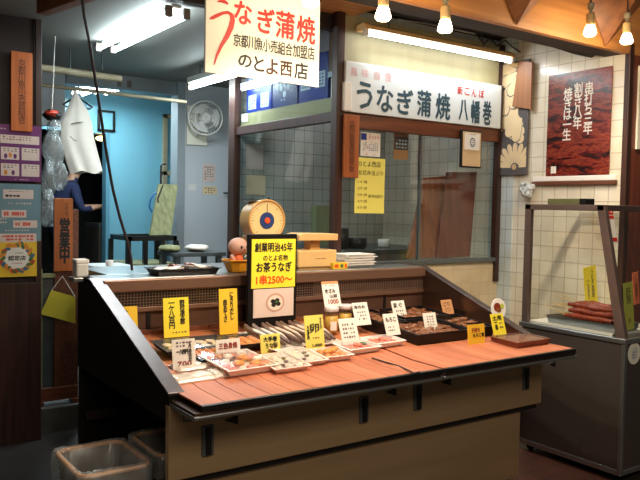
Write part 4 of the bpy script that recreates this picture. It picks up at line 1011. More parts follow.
# carved flower board
XF = WX-.03
ya, yb = at(497.5, 130, 'x', XF).y, at(527.5, 130, 'x', XF).y; z0, z1 = at(512, 175, 'x', XF).z, at(512, 62, 'x', XF).z
o = thing('flower_board', 'carved pale board with chrysanthemum outlines on the tiled wall corner', 'board', (XF, (ya+yb)/2, z0))
MB().box(XF, XF+.018, yb, ya, z0, z1).build('ground_board', 'board_grey', o, bevel=.002)
b = MB(); W, H = ya-yb, z1-z0
def G(u, v): return Vector((XF, ya-u*W, z0+v*H))
def petals(cu, cv, n, a0, a1, r1, wd, l0):
    C0 = G(cu, cv)
    for i in range(n):
        th = a0+(a1-a0)*(i+.5)/n; dr = Vector((0, -math.cos(th), math.sin(th))); nn = Vector((0, -dr.z, dr.y))
        for gr, mi_, lf in ((1.0, 2, 0.0), (.91, 0, .0005)):
            P = [C0+dr*r1*(.58+(t-.58)*gr)+nn*wd*gr*s for t, s in ((.16, -.12), (.55, -.42), (.85, -.5), (.98, -.25), (1.0, 0), (.98, .25), (.85, .5), (.55, .42), (.16, .12))]
            P = [Vector((XF-l0-lf-.00005*i, min(max(p.y, yb+.004), ya-.004), min(max(p.z, z0+.004), z1-.004))) for p in P]
            b.add(P, [tuple(range(len(P)-1, -1, -1))], mi_)
petals(.62, .06, 9, .05, PI-.05, .20, .050, .001)
petals(.25, .36, 8, -.4, 2.4, .20, .085, .002)
petals(.85, .55, 8, 1.3, 4.6, .24, .09, .0035)
petals(.1, .80, 6, -1.6, 1.4, .24, .10, .005)
petals(.75, .92, 6, 2.2, 5.6, .22, .09, .0065)
disc(b, G(.62, .07), .022, .022, 1, u=WU, lift=.008)
b.build('petal_relief', ['petal', 'tan_board', 'board_grey'], o)
# brown trapezoid board
XT = WX-.05
P = [at(*q, 'x', XT) for q in ((518.5, 61), (532, 62), (530.5, 109.5), (512, 106.5))]
o = MB(); o.prism(P, (.018, 0, 0)); o = o.build('trapezoid_board', 'trapezoid_wood', origin=P[3], bevel=.002); tag(o, 'plain brown tapered wooden board hanging over the flower board', 'board')
# crumpled bag on the wall, sticks below
q = at(527, 190, 'x', WX-.045)
b = MB()
for dy, dz, r_ in ((0, 0, .042), (-.034, .018, .030), (.030, .028, .026), (-.014, -.036, .03), (.02, -.03, .026), (.0, .038, .024), (.045, .0, .022)): b.blob((q.x, q.y+dy, q.z+dz), (.03, r_, r_*.8), (random.random(), random.random(), 0), nz=.4, n=12, k=8)
tag(b.build('crumpled_bag', 'clear_plastic_white', origin=q), 'crumpled white plastic bag hanging from the wooden ledge corner', 'bag')
b = MB()
b.tube([(WX-.001, q.y+.005, q.z-.055), (WX-.05, q.y+.005, q.z-.045)], .010, 8)
tag(b.build('wooden_peg', 'cutting_wood', origin=(WX-.03, q.y, q.z-.06)), 'worn brown wooden peg under the crumpled bag', 'peg')

# ================================================================== SHOWCASE
SX0, SX1, SY0, SY1, SZ = 3.78, 4.36, 2.365, 3.10, 0.835
o = thing('steel_showcase', 'steel and glass showcase on casters at the right of the counter', 'showcase', (SX0, SY1, 0))
MB().box(SX0, SX1, SY0, SY1, .066, SZ-.03).build('cabinet_body', 'case_steel', o, bevel=.008)
MB().box(SX0-.012, SX1+.01, SY0-.012, SY1+.01, SZ-.03, SZ).build('worktop', 'steel_bright', o, bevel=.004)
MB().box(SX0-.006, SX1, SY0-.006, SY1, .046, .078).build('bottom_rail', 'steel_bright', o, bevel=.004)
MB().box(SX0-.006, SX0+.02, SY0-.006, SY0+.02, .066, SZ-.03).build('corner_post', 'steel_bright', o, bevel=.004)  # brighter than the body's steel: the highlight along the corner put into the colour
for x in (SX0+.06, SX1-.06):
    for y in (SY0+.08, SY1-.06):
        w_ = MB().lathe([(.001, -.014), (.025, -.014), (.028, -.008), (.028, .008), (.025, .014), (.001, .014)], (x, y, .028), 20, R=Matrix.Rotation(PI/2, 3, 'Y')).build('caster', 'black_rubber', o)
        MB().box(x-.018, x+.018, y-.02, y+.02, .035, .066).build('fork', 'grey_steel', w_)
ZT = 1.592; yt = 2.53
for x in (SX0, SX1-.035):
    if x == SX0: b = MB(); b.box(x, x+.035, SY1-.045, SY1, SZ, ZT); b.build('rear_post', 'case_frame', o, bevel=.003)
    b = MB(); b.prism([(x, SY0+.0, SZ), (x, SY0+.06, SZ), (x, yt+.05, ZT), (x, yt, ZT)], (.035, 0, 0)); b.build('front_post', 'case_frame', o, bevel=.003)
    MB().box(x, x+.035, yt, SY1, ZT-.035, ZT).build('top_bar', 'case_frame', o, bevel=.003)
MB().box(SX0, SX1, SY1-.035, SY1, ZT-.035, ZT).build('top_bar', 'case_frame', o, bevel=.003)
MB().box(SX0, SX1, yt, yt+.04, ZT-.035, ZT).build('top_bar', 'case_frame', o, bevel=.003)
b = MB(); b.prism([(SX0+.014, SY0+.05, SZ), (SX0+.014, SY1-.04, SZ), (SX0+.014, SY1-.04, ZT-.03), (SX0+.014, yt+.045, ZT-.03)], (.005, 0, 0)); b.build('side_pane', 'case_glass', o)
b = MB(); b.prism([(SX0+.035, SY0+.012, SZ), (SX1-.035, SY0+.012, SZ), (SX1-.035, yt+.012, ZT-.01), (SX0+.035, yt+.012, ZT-.01)], (0, .005, 0)); b.build('front_pane', 'case_glass', o)
MB().box(SX0+.03, SX1-.03, SY0+.10, SY1-.04, SZ, SZ+.012).build('white_shelf', 'foam_white', o)
# round sticker on its front
p = at(632.5, 353.5, 'y', SY0-.001); k = depth(p)/F
st = MB().lathe([(.001, 0), (11*k, 0), (11*k, .002), (.001, .002)], (p.x+.012, SY0-.003, p.z), 32, R=Matrix.Rotation(PI/2, 3, 'X'), smooth=False).build('round_sticker', 'cream_card', o)
b = MB(); disc(b, (p.x+.012, SY0-.0055, p.z), 5*k, 7*k, 0, r0=.0); strokes(b, (p.x+.012, SY0-.006, p.z), 8*k, 11*k, 4, 3, 1, seed=2); b.build('print', ['sign_white', 'ink_soft'], st)
# red and white sticker on the slanted front post
b = MB(); lean_ = math.atan2(yt-SY0, ZT-SZ); V_ = Vector((0, math.sin(lean_), math.cos(lean_)))
q = Vector((SX0+.055, SY0+.012, SZ)) + V_*((1.47-SZ)/math.cos(lean_)) + Vector((0, -.003, 0))
flat(b, q, .07, .22, 0, v=V_, lift=.001); flat(b, q+V_*.085, .066, .035, 1, v=V_, lift=.0016); flat(b, q-V_*.08, .066, .024, 1, v=V_, lift=.0016); flat(b, q+V_*.052, .066, .02, 1, v=V_, lift=.0016)
strokes(b, q+V_*.085, .05, .02, 1, 4, 0, v=V_, lift=.002, seed=2)
b.build('red_sticker', ['white_paper', 'red_ink'], o)
# skewers in a steel tray
TX, TY = SX0+.17, 2.70
tr = thing('steel_food_tray', 'steel tray of dark red glazed skewers inside the showcase', 'tray', (TX, TY, SZ+.012))
b = MB(); b.tray(.25, .48, .045, .003, .01, .006, c=(TX, TY, SZ+.013)); b.build('tray_body', 'steel_bright', tr)
src = None
for kx in range(15):
    lvl = 0 if kx < 6 else 1 if kx < 11 else 2
    x = TX-.098+.039*(kx if lvl == 0 else kx-6+.5 if lvl == 1 else kx-11+1); z = SZ+.072+.033*lvl
    if src is None:
        src = thing('glazed_skewer', 'dark red glazed eel skewer lying in the steel showcase tray', 'skewer', (x, TY, z), 'glazed skewers in the showcase')
        b = MB(); b.tube([(x, TY-.20, z), (x, TY-.15, z+.004), (x+.006, TY-.05, z), (x-.004, TY+.04, z+.005), (x, TY+.12, z)], [.009, .019, .016, .020, .011], 9); b.build('glazed_meat', 'glaze_red', src)
        b = MB(); b.tube([(x, TY+.10, z), (x, TY+.29, z+.045)], .0025, 6); b.build('stick', 'bamboo', src)
    else: dup(src, (x, TY+random.uniform(-.02, .02), z), (random.uniform(-.04, .04), random.uniform(0, 3), random.uniform(-.10, .10)))
def xcard(label, bx, by, wpx, hpx, m, yy, zz, lines, tilt=0.1, yaw=0.0):
    p = at(bx, by, 'y', yy); k = depth(p)/F; w, h = wpx*k*1.2, hpx*k
    o = MB().box(-w/2, w/2, 0, .003, 0, h).build('price_card', m); o.location = (p.x, yy, zz if zz is not None else p.z); o.rotation_euler = (-.03, -tilt, yaw); tag(o, label, 'price card', 'cards in the showcase')
    L = MB(); mats = []
    for tx, u, v, lw, lh, mm in lines:
        if mm not in mats: mats.append(mm)
        write(L, tx, ((u-.5)*w, 0, v*h), lw*w, lh*h, mats.index(mm), vert=True)
    L.build('lettering', mats, o, world=False)
    return o
xcard('yellow card with two brushed columns standing behind the glazed skewers', 592, 305, 17, 39, 'yellow', 2.93, None, (('うなぎ串焼', .66, .55, .24, .72, 'ink'), ('一本売り', .3, .40, .18, .5, 'ink')), tilt=.12)
xcard('lime green card with bold letters behind the front glass of the showcase', 630, 330, 13, 48, 'lime_yellow', 2.45, None, (('肝焼', .5, .72, .5, .34, 'ink'), ('串', .5, .2, .3, .12, 'red_brown_ink')), tilt=.10)
xcard('coral red card standing behind the lime green card', 637, 304, 8, 32, 'coral', 2.62, None, (('八幡巻', .5, .5, .5, .7, 'board_ink'),), tilt=.12)
# green flat box on top of the showcase
p = at(562, 204, 'x', 3.86)
o = thing('flat_box', 'flat green box with dark end lying on top of the showcase', 'box', (3.83, 2.80, ZT))
MB().box(3.784, 3.87, 2.67, 2.93, ZT, ZT+.036).build('box_body', 'green_box', o, bevel=.003)
MB().box(3.783, 3.871, 2.655, 2.70, ZT, ZT+.037).build('dark_end', 'black_tray', o, bevel=.003)

# ================================================================== LAMPS
lights = []
def spot_light(loc, e, col=(1.0, .84, .65), size=2.6, blend=.8, rad=.03):
    d = bpy.data.lights.new('lamp_light', 'SPOT'); d.energy = e; d.color = col; d.spot_size = size; d.spot_blend = blend; d.shadow_soft_size = rad
    l = bpy.data.objects.new('lamp_light', d); COL.objects.link(l); l.location = loc
    return l
def bulb(px, py, label, yb=2.55, e=40):
    """px, py: the middle of the glowing rim"""
    p = at(px, py, 'y', yb)
    x, y, z = p
    o = thing('spot_bulb', label, 'lamp', (x, y, z), 'warm reflector bulbs under the eave')
    MB().lathe([(.001, -.012), (.026, -.010), (.034, -.002), (.035, .006), (.026, .038), (.022, .046)], p, 24).build('reflector', 'bulb_warm', o)
    MB().lathe([(.0225, .046), (.024, .060), (.024, .105), (.020, .112), (.012, .114)], p, 20).build('neck', 'cream_plastic', o)
    w_ = MB().lathe([(.010, .114), (.010, .135), (.018, .137), (.020, .165), (.015, .172), (.001, .173)], p, 16).build('socket', 'pipe_beige', o)
    MB().tube([(x, y, z+.17), (x+.004, y+.004, z+.25), (x, y+.01, 3.60)], .005, 6).build('flex_cord', 'cable_dark', o)
    spot_light((x, y, z-.03), e)
    d = bpy.data.lights.new('glow_light', 'POINT'); d.energy = 4; d.color = (1.0, .80, .56); d.shadow_soft_size = .03
    l = bpy.data.objects.new('glow_light', d); COL.objects.link(l); l.location = (x, y, z-.045)
for i, (px, py, lb) in enumerate(((311, 4, 'glowing warm bulb just above the corner of the hanging sign'), (383, 18, 'glowing warm bulb above the left end of the white sign'), (445, 30, 'glowing warm bulb above the front fluorescent tube'), (590, 34, 'glowing warm bulb with pale neck before the wooden fascia'), (626.5, 42, 'glowing warm bulb with pale neck at the far right end'))):
    bulb(px, py, lb, e=(36, 46, 48, 32, 28)[i])
# rail the bulbs hang from
struct(MB().box(0.8, 6.0, 2.53, 2.57, 3.58, 3.62).build('trim_6', 'near_black'))
def area(loc, sx, sy, e, col, rot=(0, 0, 0)):
    d = bpy.data.lights.new('tube_light', 'AREA'); d.shape = 'RECTANGLE'; d.size = sx; d.size_y = sy; d.energy = e; d.color = col
    l = bpy.data.objects.new('tube_light', d); COL.objects.link(l); l.location = loc; l.rotation_euler = rot
    return l
# front tube lamp over the white sign
LY = 3.70
a, c_ = at(364, 34.5, 'y', LY), at(512, 59, 'y', LY)
zz = zz_front = (a.z+c_.z)/2
o = thing('front_tube_lamp', 'long fluorescent tube lamp in cream housing above the white sign', 'lamp', ((a.x+c_.x)/2, LY, zz))
b = MB(); b.prism([(a.x-.01, LY-.03, zz+.02), (a.x-.01, LY+.07, zz+.012), (a.x-.01, LY+.07, zz+.05), (a.x-.01, LY+.0, zz+.062), (a.x-.01, LY-.025, zz+.045)], (c_.x-a.x+.02, 0, 0)); b.build('housing', 'cream_plastic', o, bevel=.003)
MB().tube([(a.x+.03, LY, zz), (c_.x-.02, LY, zz)], .0165, 14).build('tube', 'tube_front', o)
for x in (a.x+.012, c_.x-.01): MB().box(x-.012, x+.012, LY-.02, LY+.02, zz-.02, zz+.025).build('end_socket', 'foam_white', o, bevel=.003)
for x in (a.x+.25, c_.x-.25): MB().tube([(x, LY+.05, zz+.05), (x, LY+.08, 2.86)], .006, 6).build('hanger_bracket', 'grey_steel', o)
# double tube lamp of the left room
def tube_lamp(name, label, x, y0, y1, z, n=2, m='tube_cool', gap=.11, group='ceiling tube lamps', ztop=ZC):
    o = thing(name, label, 'lamp', (x, (y0+y1)/2, z), group)
    MB().box(x-.032, x+.032, y0+.02, y1-.02, z+.035, min(ztop, z+.085)).build('housing', 'white_plastic', o, bevel=.006)
    if ztop-z > .1:
        for yy in (y0+.2, y1-.2): MB().tube([(x, yy, z+.08), (x, yy, ztop)], .006, 6).build('hanger_rod', 'grey_steel', o)
    for k in range(n):
        xx = x+(k-(n-1)/2)*gap
        MB().tube([(xx, y0+.02, z), (xx, y1-.02, z)], .017, 12).build('tube', m, o)
        for yy in (y0+.01, y1-.01): MB().box(xx-.02, xx+.02, yy-.014, yy+.014, z-.022, z+.04).build('end_socket', 'bin_grey', o, bevel=.003)
    return o
tube_lamp('ceiling_tube_lamp', 'double fluorescent tube lamp on the grey ceiling, nearest and largest', 1.765, 3.98, 5.24, 2.645)
tube_lamp('ceiling_tube_lamp', 'single fluorescent tube lamp beside the white wall and wall fan', 2.68, 4.8, 5.8, 2.54, n=1)
for px, py, lb in ((88, 90, 'small bright tube lamp beyond the hanging rod, left one'), (112, 89, 'small bright tube lamp beyond the hanging rod, right one')):
    p = at(px, py, 'z', 2.62)
    tube_lamp('ceiling_tube_lamp', lb, p.x, p.y-.33, p.y+.33, 2.62, gap=.09, ztop=2.78)
area((1.765, 4.6, 2.61), .2, 1.2, 16, (.80, .95, 1.0))
area((2.68, 5.3, 2.51), .1, .9, 14, (.85, .95, 1.0))
area((2.35, 7.0, 2.57), .5, .6, 16, (.78, .95, 1.0))
area((3.3, 4.6, 2.74), .2, .8, 3.2, (.95, .98, 1.0))
area((3.65, LY, zz_front-.03), 1.2, .05, 6, (.88, .95, 1.0), (-.25, 0, 0))
o = thing('kitchen_tube_lamp', 'tube lamp on the ceiling inside the glazed kitchen', 'lamp', (3.6, 4.5, 2.76))
MB().box(3.52, 3.68, 4.0, 5.0, 2.775, 2.80).build('housing', 'white_plastic', o)
MB().tube([(3.6, 4.02, 2.762), (3.6, 4.98, 2.762)], .012, 8).build('tube', 'tube_front', o)

# cables and pipes under the eave
P = [at(*q, 'y', 3.72) for q in ((398, 19), (430, 24), (476, 34))]
tag(MB().tube(P, .006, 8).build('conduit', 'steel_bright', origin=P[0]), 'thin shiny conduit running above the front tube lamp', 'pipe')
b = MB()
P = [at(*q, 'y', 3.70) for q in ((476, 34), (484, 44), (490, 38), (497, 46), (505, 40), (514, 48), (520, 52), (533, 52))]
tag(MB().tube(P, .006, 8).build('loose_cable', 'cable_dark', origin=P[0]), 'tangled dark cable at the right end of the front tube lamp', 'cable')

# ================================================================== LEFT ROOM
P = [at(38.5, 67, 'y', 5.6), at(121, 79, 'y', 5.6)]
tag(MB().tube([P[0]+Vector((-.1, 0, 0)), P[1]], .027, 14).build('thick_pipe', 'pipe_beige', origin=P[0]), 'thick beige pipe below the grey ceiling ending in mid air', 'pipe')
P = [at(75, 88, 'y', 5.9), at(186, 102, 'y', 5.9)]; hz_ = P[0].z
tag(MB().tube([P[0]+Vector((-.6, 0, 0)), P[1]], .015, 12).build('hanging_rod', 'pipe_beige', origin=P[0]), 'thin beige rod across the left room carrying a coat hanger', 'rod')
for px in (70, 102): 
    q = at(px, 75, 'y', 5.6); tag(MB().tube([(q.x, 5.6, P[0].z if px == 0 else at(px, 70, 'y', 5.6).z), (q.x, 5.6, ZC)], .006, 6).build('pipe_hanger', 'grey_steel', origin=q), 'thin hanger wire holding the thick pipe, ' + ('left' if px == 70 else 'right') + ' one', 'wire')
a, c_ = at(42, 15, 'z', 2.62), at(106, -6, 'z', 2.62); dv = (c_-a).normalized(); nn = Vector((-dv.y, dv.x, 0))*.035
b = MB(); b.prism([a-nn, c_-nn+dv*.4, c_+nn+dv*.4, a+nn], (0, 0, .08)); tag(b.build('wooden_batten', 'rib_wood', origin=a, bevel=.004), 'slanting brown wooden batten under the ceiling beside the pillar', 'batten')
P = [at(x, y, 'y', 3.88) for x, y in ((81, -12), (84, 15), (90, 45), (97, 90), (103, 130), (108, 162), (113, 190), (120, 218), (127, 240), (131, 258), (132, 272))]
P[-1].z = max(P[-1].z, 1.18)
tag(MB().tube(P, .008, 8).build('hanging_cable', 'cable_dark', origin=P[-1]), 'long dark cable hanging in front of the blue wall', 'cable')
P = [at(119, 0, 'y', 4.7), at(119, 19, 'y', 4.7)]; P[0].z = ZC
o = thing('pull_cord', 'thin pull cord with red knob beside the double tube lamp', 'cord', P[1])
MB().tube(P, .002, 6).build('string', 'white_paper', o); MB().blob(P[1], (.010, .010, .016)).build('red_knob', 'berry_red', o)
# hanger and apron
AY = 5.9
h = at(75, 100, 'y', AY-.02)
o = thing('coat_hanger', 'black coat hanger on the rod above the white apron', 'hanger', (h.x, AY, h.z))
L_, R_ = at(63, 104.5, 'y', AY), at(92.5, 107.5, 'y', AY); T_ = at(77, 96, 'y', AY)
MB().tube([L_, T_, R_, R_+Vector((-.02, 0, -.014)), L_+Vector((.02, 0, -.014))], .007, 8, closed=True).build('shoulder_bar', 'near_black', o)
MB().tube([T_, T_+Vector((0, 0, .02)), T_+Vector((.018, 0, .035)), (T_.x+.012, AY, hz_+.022), (T_.x-.012, AY, hz_+.02)], .004, 6).build('hook', 'grey_steel', o)
rows = [(91, 73.5, 76.5), (97, 72, 79), (104, 69, 83.5), (113, 65, 88.5), (123, 61, 91.5), (138, 60, 93.5), (152, 62.5, 97), (163, 66, 100), (172.5, 69.5, 102)]
b = MB(); nn_ = 40; V = []; AYc = AY-.05
for i, (py, xl, xr) in enumerate(rows):
    l, r_ = at(xl, py, 'y', AYc), at(xr, py, 'y', AYc)
    for j in range(nn_):
        th = 2*PI*j/nn_; wv = (1+.22*math.sin(th*5+i*.35)*(i/8)+.06*math.sin(th*9+1))
        cx, hw = (l.x+r_.x)/2, (r_.x-l.x)/2
        V.append(Vector((cx+math.cos(th)*hw*(1+.03*math.sin(th*7)), AYc-math.sin(th)*(.02+.045*(i/8))*wv, l.z+(r_.z-l.z)*(math.cos(th)*.5+.5)+(.012*math.sin(th*4) if i == 8 else 0))))
b.add(V, [(i*nn_+j, (i+1)*nn_+j, (i+1)*nn_+(j+1) % nn_, i*nn_+(j+1) % nn_) for i in range(len(rows)-1) for j in range(nn_)], 0, True)
b.add(V[:nn_], [tuple(range(nn_))], 0); b.add(V[-nn_:], [tuple(range(nn_-1, -1, -1))], 0)
o = b.build('hanging_apron', 'white_cloth', origin=(T_.x, AYc, V[-1].z)); tag(o, 'white cloth apron hanging in folds from the rod', 'apron')
b = MB(); P = [at(*q, 'y', AYc-.062) for q in ((71, 124), (76, 122.5), (83, 122))]; b.tube(P, .003, 6); P = [at(*q, 'y', AYc-.066) for q in ((70, 136), (74, 140), (77, 141))]; b.tube(P, .003, 6)
b.build('pocket_seam', 'ink_soft', o)
# clear bags
for nm, lb, blobs, m, yy in (('plastic_bag', 'clear plastic bag bundle hanging between the pillar and the apron', ((53, 150, 9, 22), (49, 178, 8, 20), (60, 176, 8, 14), (54, 128, 6, 10)), 'bag_film', 5.3), ('plastic_bag', 'smaller clear plastic bag below the hanging bundle', ((47, 208, 5, 18), (51, 216, 4, 10)), 'bag_film', 5.25)):
    b = MB(); zl = 9
    for px, py, rx, rz in blobs:
        q = at(px, py, 'y', yy); k = depth(q)/F; b.blob(q, (rx*k*1.05, .05, rz*k), (0, random.uniform(-.2, .2), random.random()), nz=.2, n=14, k=9); zl = min(zl, q.z-rz*k)
    tag(b.build(nm, m, origin=(q.x, yy, zl)), lb, 'bag', 'clear plastic bags')
q = at(52, 115, 'y', 5.3); k = depth(q)/F
o = thing('red_net_bundle', 'small bundle of red and dark netting above the clear bags', 'bundle', q)
MB().blob(q, (9*k, .05, 5.5*k), nz=.2, n=14, k=8).build('dark_net', 'near_black', o); MB().blob(q+Vector((-.01, -.02, .008)), (6.5*k, .04, 3.2*k), nz=.25, n=14, k=8).build('red_net', 'berry_red', o)
b = MB(); b.tube([q+Vector((0, 0, .03)), (q.x, 5.3, 2.2), (q.x+.02, 5.3, ZC)], .003, 6); b.build('string', 'white_paper', o)
# picture on the blue wall over the door
a, c_ = at(98, 109.5, 'y', 7.58), at(115, 132, 'y', 7.58)
o = thing('wall_frame', 'empty dark picture frame on the blue wall over the doorway', 'frame', ((a.x+c_.x)/2, 7.6, c_.z))
b = MB(); t_ = .022; b.box(a.x, c_.x, 7.575, 7.6, c_.z, c_.z+t_).box(a.x, c_.x, 7.575, 7.6, a.z-t_, a.z).box(a.x, a.x+t_, 7.575, 7.6, c_.z, a.z).box(c_.x-t_, c_.x, 7.575, 7.6, c_.z, a.z); b.build('picture_frame', 'near_black', o)
MB().box(a.x+t_, c_.x-t_, 7.59, 7.6, c_.z+t_, a.z-t_).build('backing', 'blue_wall', o)
q = at(102, 138.5, 'y', 7.9); tag(MB().blob(q, (.07, .07, .03), n=16).build('yellow_lamp', 'lamp_yellow', origin=q), 'small yellow lamp glowing at the top of the dark doorway', 'lamp')
MB_ = MB().tube([q+Vector((0, 0, .02)), (q.x, 7.9, 2.80)], .006, 6); MB_.build('lamp_cord', 'cable_dark', bpy.data.objects['yellow_lamp'])
# wall fan
WY = 6.5
q = at(205.5, 118, 'y', WY-.16); k = depth(q)/F; R_f = 17*k
o = thing('wall_fan', 'white wire-guarded wall fan mounted on the white wall', 'fan', (q.x, WY, q.z))
a, c_ = at(187, 105, 'y', WY-.02), at(207, 146, 'y', WY-.02)
MB().box(a.x, c_.x, WY-.025, WY, c_.z, a.z).build('wall_panel', 'cream_card', o, bevel=.004)
dirf = Vector((-.35, -.9, -.05)).normalized(); Rf = dirf.to_track_quat('Z', 'Y').to_matrix()
MB().tube([(q.x-.03, WY-.02, q.z-.17), (q.x-.02, WY-.06, q.z-.1), q-dirf*.06], .016, 10).build('arm', 'white_plastic', o)
MB().lathe([(.001, -.09), (.05, -.085), (.06, -.05), (.055, -.01), (.02, 0)], q, 20, R=Rf).build('motor', 'white_plastic', o)
b = MB()
for s_ in range(3):
    a0 = s_*2*PI/3
    def bl(u, v, a0=a0):
        r_ = .03+(R_f*.82-.03)*u; an = a0+(v-.5)*1.5*(.4+.6*u)
        return q + Rf @ Vector((math.cos(an)*r_, math.sin(an)*r_, .012+.03*(v-.5)))
    b.grid(bl, 6, 6)
b.lathe([(.035, 0), (.035, .03), (.02, .045), (.001, .047)], q, 16, R=Rf); b.build('blades', 'white_plastic', o)
b = MB()
for zf, rr in ((.0, 1.0), (.05, .98), (.068, .62), (.074, .22)): b.tube([q + Rf @ Vector((math.cos(t*PI/20)*R_f*rr, math.sin(t*PI/20)*R_f*rr, zf-.02)) for t in range(40)], .004 if rr < .98 else .006, 6, closed=True)
for s_ in range(32):
    an = s_*PI/16; b.tube([q + Rf @ Vector((math.cos(an)*R_f*rr, math.sin(an)*R_f*rr, zf-.02)) for zf, rr in ((0, 1.0), (.05, .98), (.068, .62), (.076, .08))], .0022, 4)
b.build('wire_guard', 'foam_white', o)
# papers and handle on the white wall
def wl(name, label, pxa, pya, pxb, pyb, m, cat, rows=None):
    a, c_ = at(pxa, pya, 'y', WY-.004), at(pxb, pyb, 'y', WY-.004)
    o = MB().box(a.x, c_.x, WY-.004, WY, c_.z, a.z).build(name, m, origin=((a.x+c_.x)/2, WY, c_.z)); tag(o, label, cat)
    if rows:
        b = MB(); strokes(b, ((a.x+c_.x)/2, WY-.004, (a.z+c_.z)/2), (c_.x-a.x)*.8, (a.z-c_.z)*.8, rows[0], rows[1], 0, seed=int(pxa)); b.build('print', 'ink_soft', o)
wl('paper_notice', 'pale printed paper notice on the white wall, upper one', 203, 164, 215, 182, 'pale_pink', 'notice', (6, 4))
wl('paper_notice', 'small pale note below the paper notice on the white wall', 203, 186, 217, 194.5, 'petal', 'notice', (3, 4))
wl('wall_switch', 'small white switch plate on the white wall left of the notes', 188.5, 184, 196, 190.5, 'white_plastic', 'switch')
q = at(230.5, 193.5, 'y', WY-.03)
o = thing('lever_handle', 'small metal lever handle on the white wall by the kitchen post', 'handle', (q.x, WY, q.z))
MB().tube([(q.x, WY, q.z), (q.x, WY-.04, q.z), (q.x-.08, WY-.042, q.z+.004)], .009, 8).build('lever', 'grey_steel', o); MB().lathe([(.022, 0), (.022, .006), (.001, .007)], (q.x, WY, q.z), 16, R=Matrix.Rotation(PI/2, 3, 'X')).build('rose_plate', 'steel_bright', o)
# black stand with mossy boards
BY = 5.75
a, c_ = at(129, 235, 'y', BY), at(177, 236, 'y', BY)
o = thing('black_stand', 'black steel frame stand carrying the mossy boards before the blue wall', 'stand', ((a.x+c_.x)/2, 6.0, .17))
xs = [a.x, at(146, 240, 'y', BY).x, at(163, 240, 'y', BY).x, c_.x]
b = MB(); b.box(a.x, c_.x, BY, BY+.03, a.z-.05, a.z-.01).box(a.x, c_.x, 6.17, 6.20, a.z-.05, a.z-.01); b.box(a.x, a.x+.03, BY, 6.2, a.z-.05, a.z-.01).box(c_.x-.03, c_.x, BY, 6.2, a.z-.05, a.z-.01); b.build('top_frame', 'near_black', o)
for x in xs: MB().box(x-.018, x+.018, BY, BY+.035, .17, a.z-.05).build('leg', 'near_black', o)
for x in (xs[0], xs[-1]): MB().box(x-.018, x+.018, 6.165, 6.2, .17, a.z-.05).build('leg', 'near_black', o)
MB().box(a.x, c_.x, BY, 6.2, at(150, 266, 'y', BY).z, at(150, 266, 'y', BY).z+.02).build('lower_shelf', 'mossy_wood', o)
for lb, q4, m, yo in (('wide mossy green plank leaning on the black stand', ((159, 184), (172, 184.5), (163, 236), (150, 236)), 'mossy_wood', 0), ('narrow weathered plank leaning right of the mossy plank', ((171, 184), (178.5, 185), (172, 236), (163.5, 236)), 'mossy_wood', .012)):
    P = [at(px, py, 'y', 6.1 if py < 200 else 5.9) + Vector((0, yo, 0)) for px, py in q4]; zb_ = a.z-.01
    for i in (2, 3): P[i].z = zb_
    b = MB(); b.prism(P, (0, .03, 0)); tag(b.build('leaning_plank', m, origin=P[3], bevel=.003), lb, 'plank', 'leaning planks')
P = [at(*q_, 'y', 6.185) for q_ in ((160.5, 186), (161, 166), (162, 164.5), (166, 164))]; P[0].z = a.z-.01
tag(MB().tube(P, .009, 8).build('hooked_rod', 'near_black', origin=P[0]), 'black rod with a hooked top standing behind the leaning planks', 'rod')
P = [at(*q_, 'y', 5.86) for q_ in ((152, 212), (149.5, 207), (150.5, 200), (154, 194), (156.5, 193))]
tag(MB().tube(P, .008, 8).build('blue_hose', 'blue_hose', origin=P[0]), 'short loop of blue hose hanging at the plank edge', 'hose')
P = [at(*q_, 'y', 5.86) for q_ in ((163, 185), (160, 193), (157.5, 199), (158.5, 203))]
tag(MB().tube(P, .007, 8).build('dark_hook', 'cable_dark', origin=P[-1]), 'dark hooked iron hanging over the mossy plank', 'hook')
# low steel bench by the white wall
a, c_ = at(172, 253, 'y', 5.4), at(229, 251, 'y', 5.4)
o = thing('steel_bench', 'grey steel bench below the white wall behind the counter', 'bench', ((a.x+c_.x)/2, 5.6, .17))
MB().box(a.x, c_.x-.05, 5.35, 5.70, a.z-.03, a.z).build('bench_top', 'grey_steel', o, bevel=.004)
for x in (a.x+.04, c_.x-.10):
    for y in (5.39, 5.66): MB().box(x-.02, x+.02, y-.02, y+.02, .17, a.z-.03).build('leg', 'grey_steel', o)
bz = a.z
for px, rx, m, lb, nm, cat in ((185, .09, 'mossy_wood', 'folded grey-green cloth lying on the steel bench', 'folded_cloth', 'cloth'), (218, .10, 'white_cloth', 'crumpled pale bag on the right end of the steel bench', 'crumpled_sack', 'bag')):
    q = at(px, 250, 'y', 5.55); q.x = 2.40 if px < 200 else 2.64; b = MB(); b.blob((q.x, 5.53, bz+.028), (rx, .11, .03), nz=.15, n=14, k=8); tag(b.build(nm, m, origin=(q.x, 5.55, bz)), lb, cat)

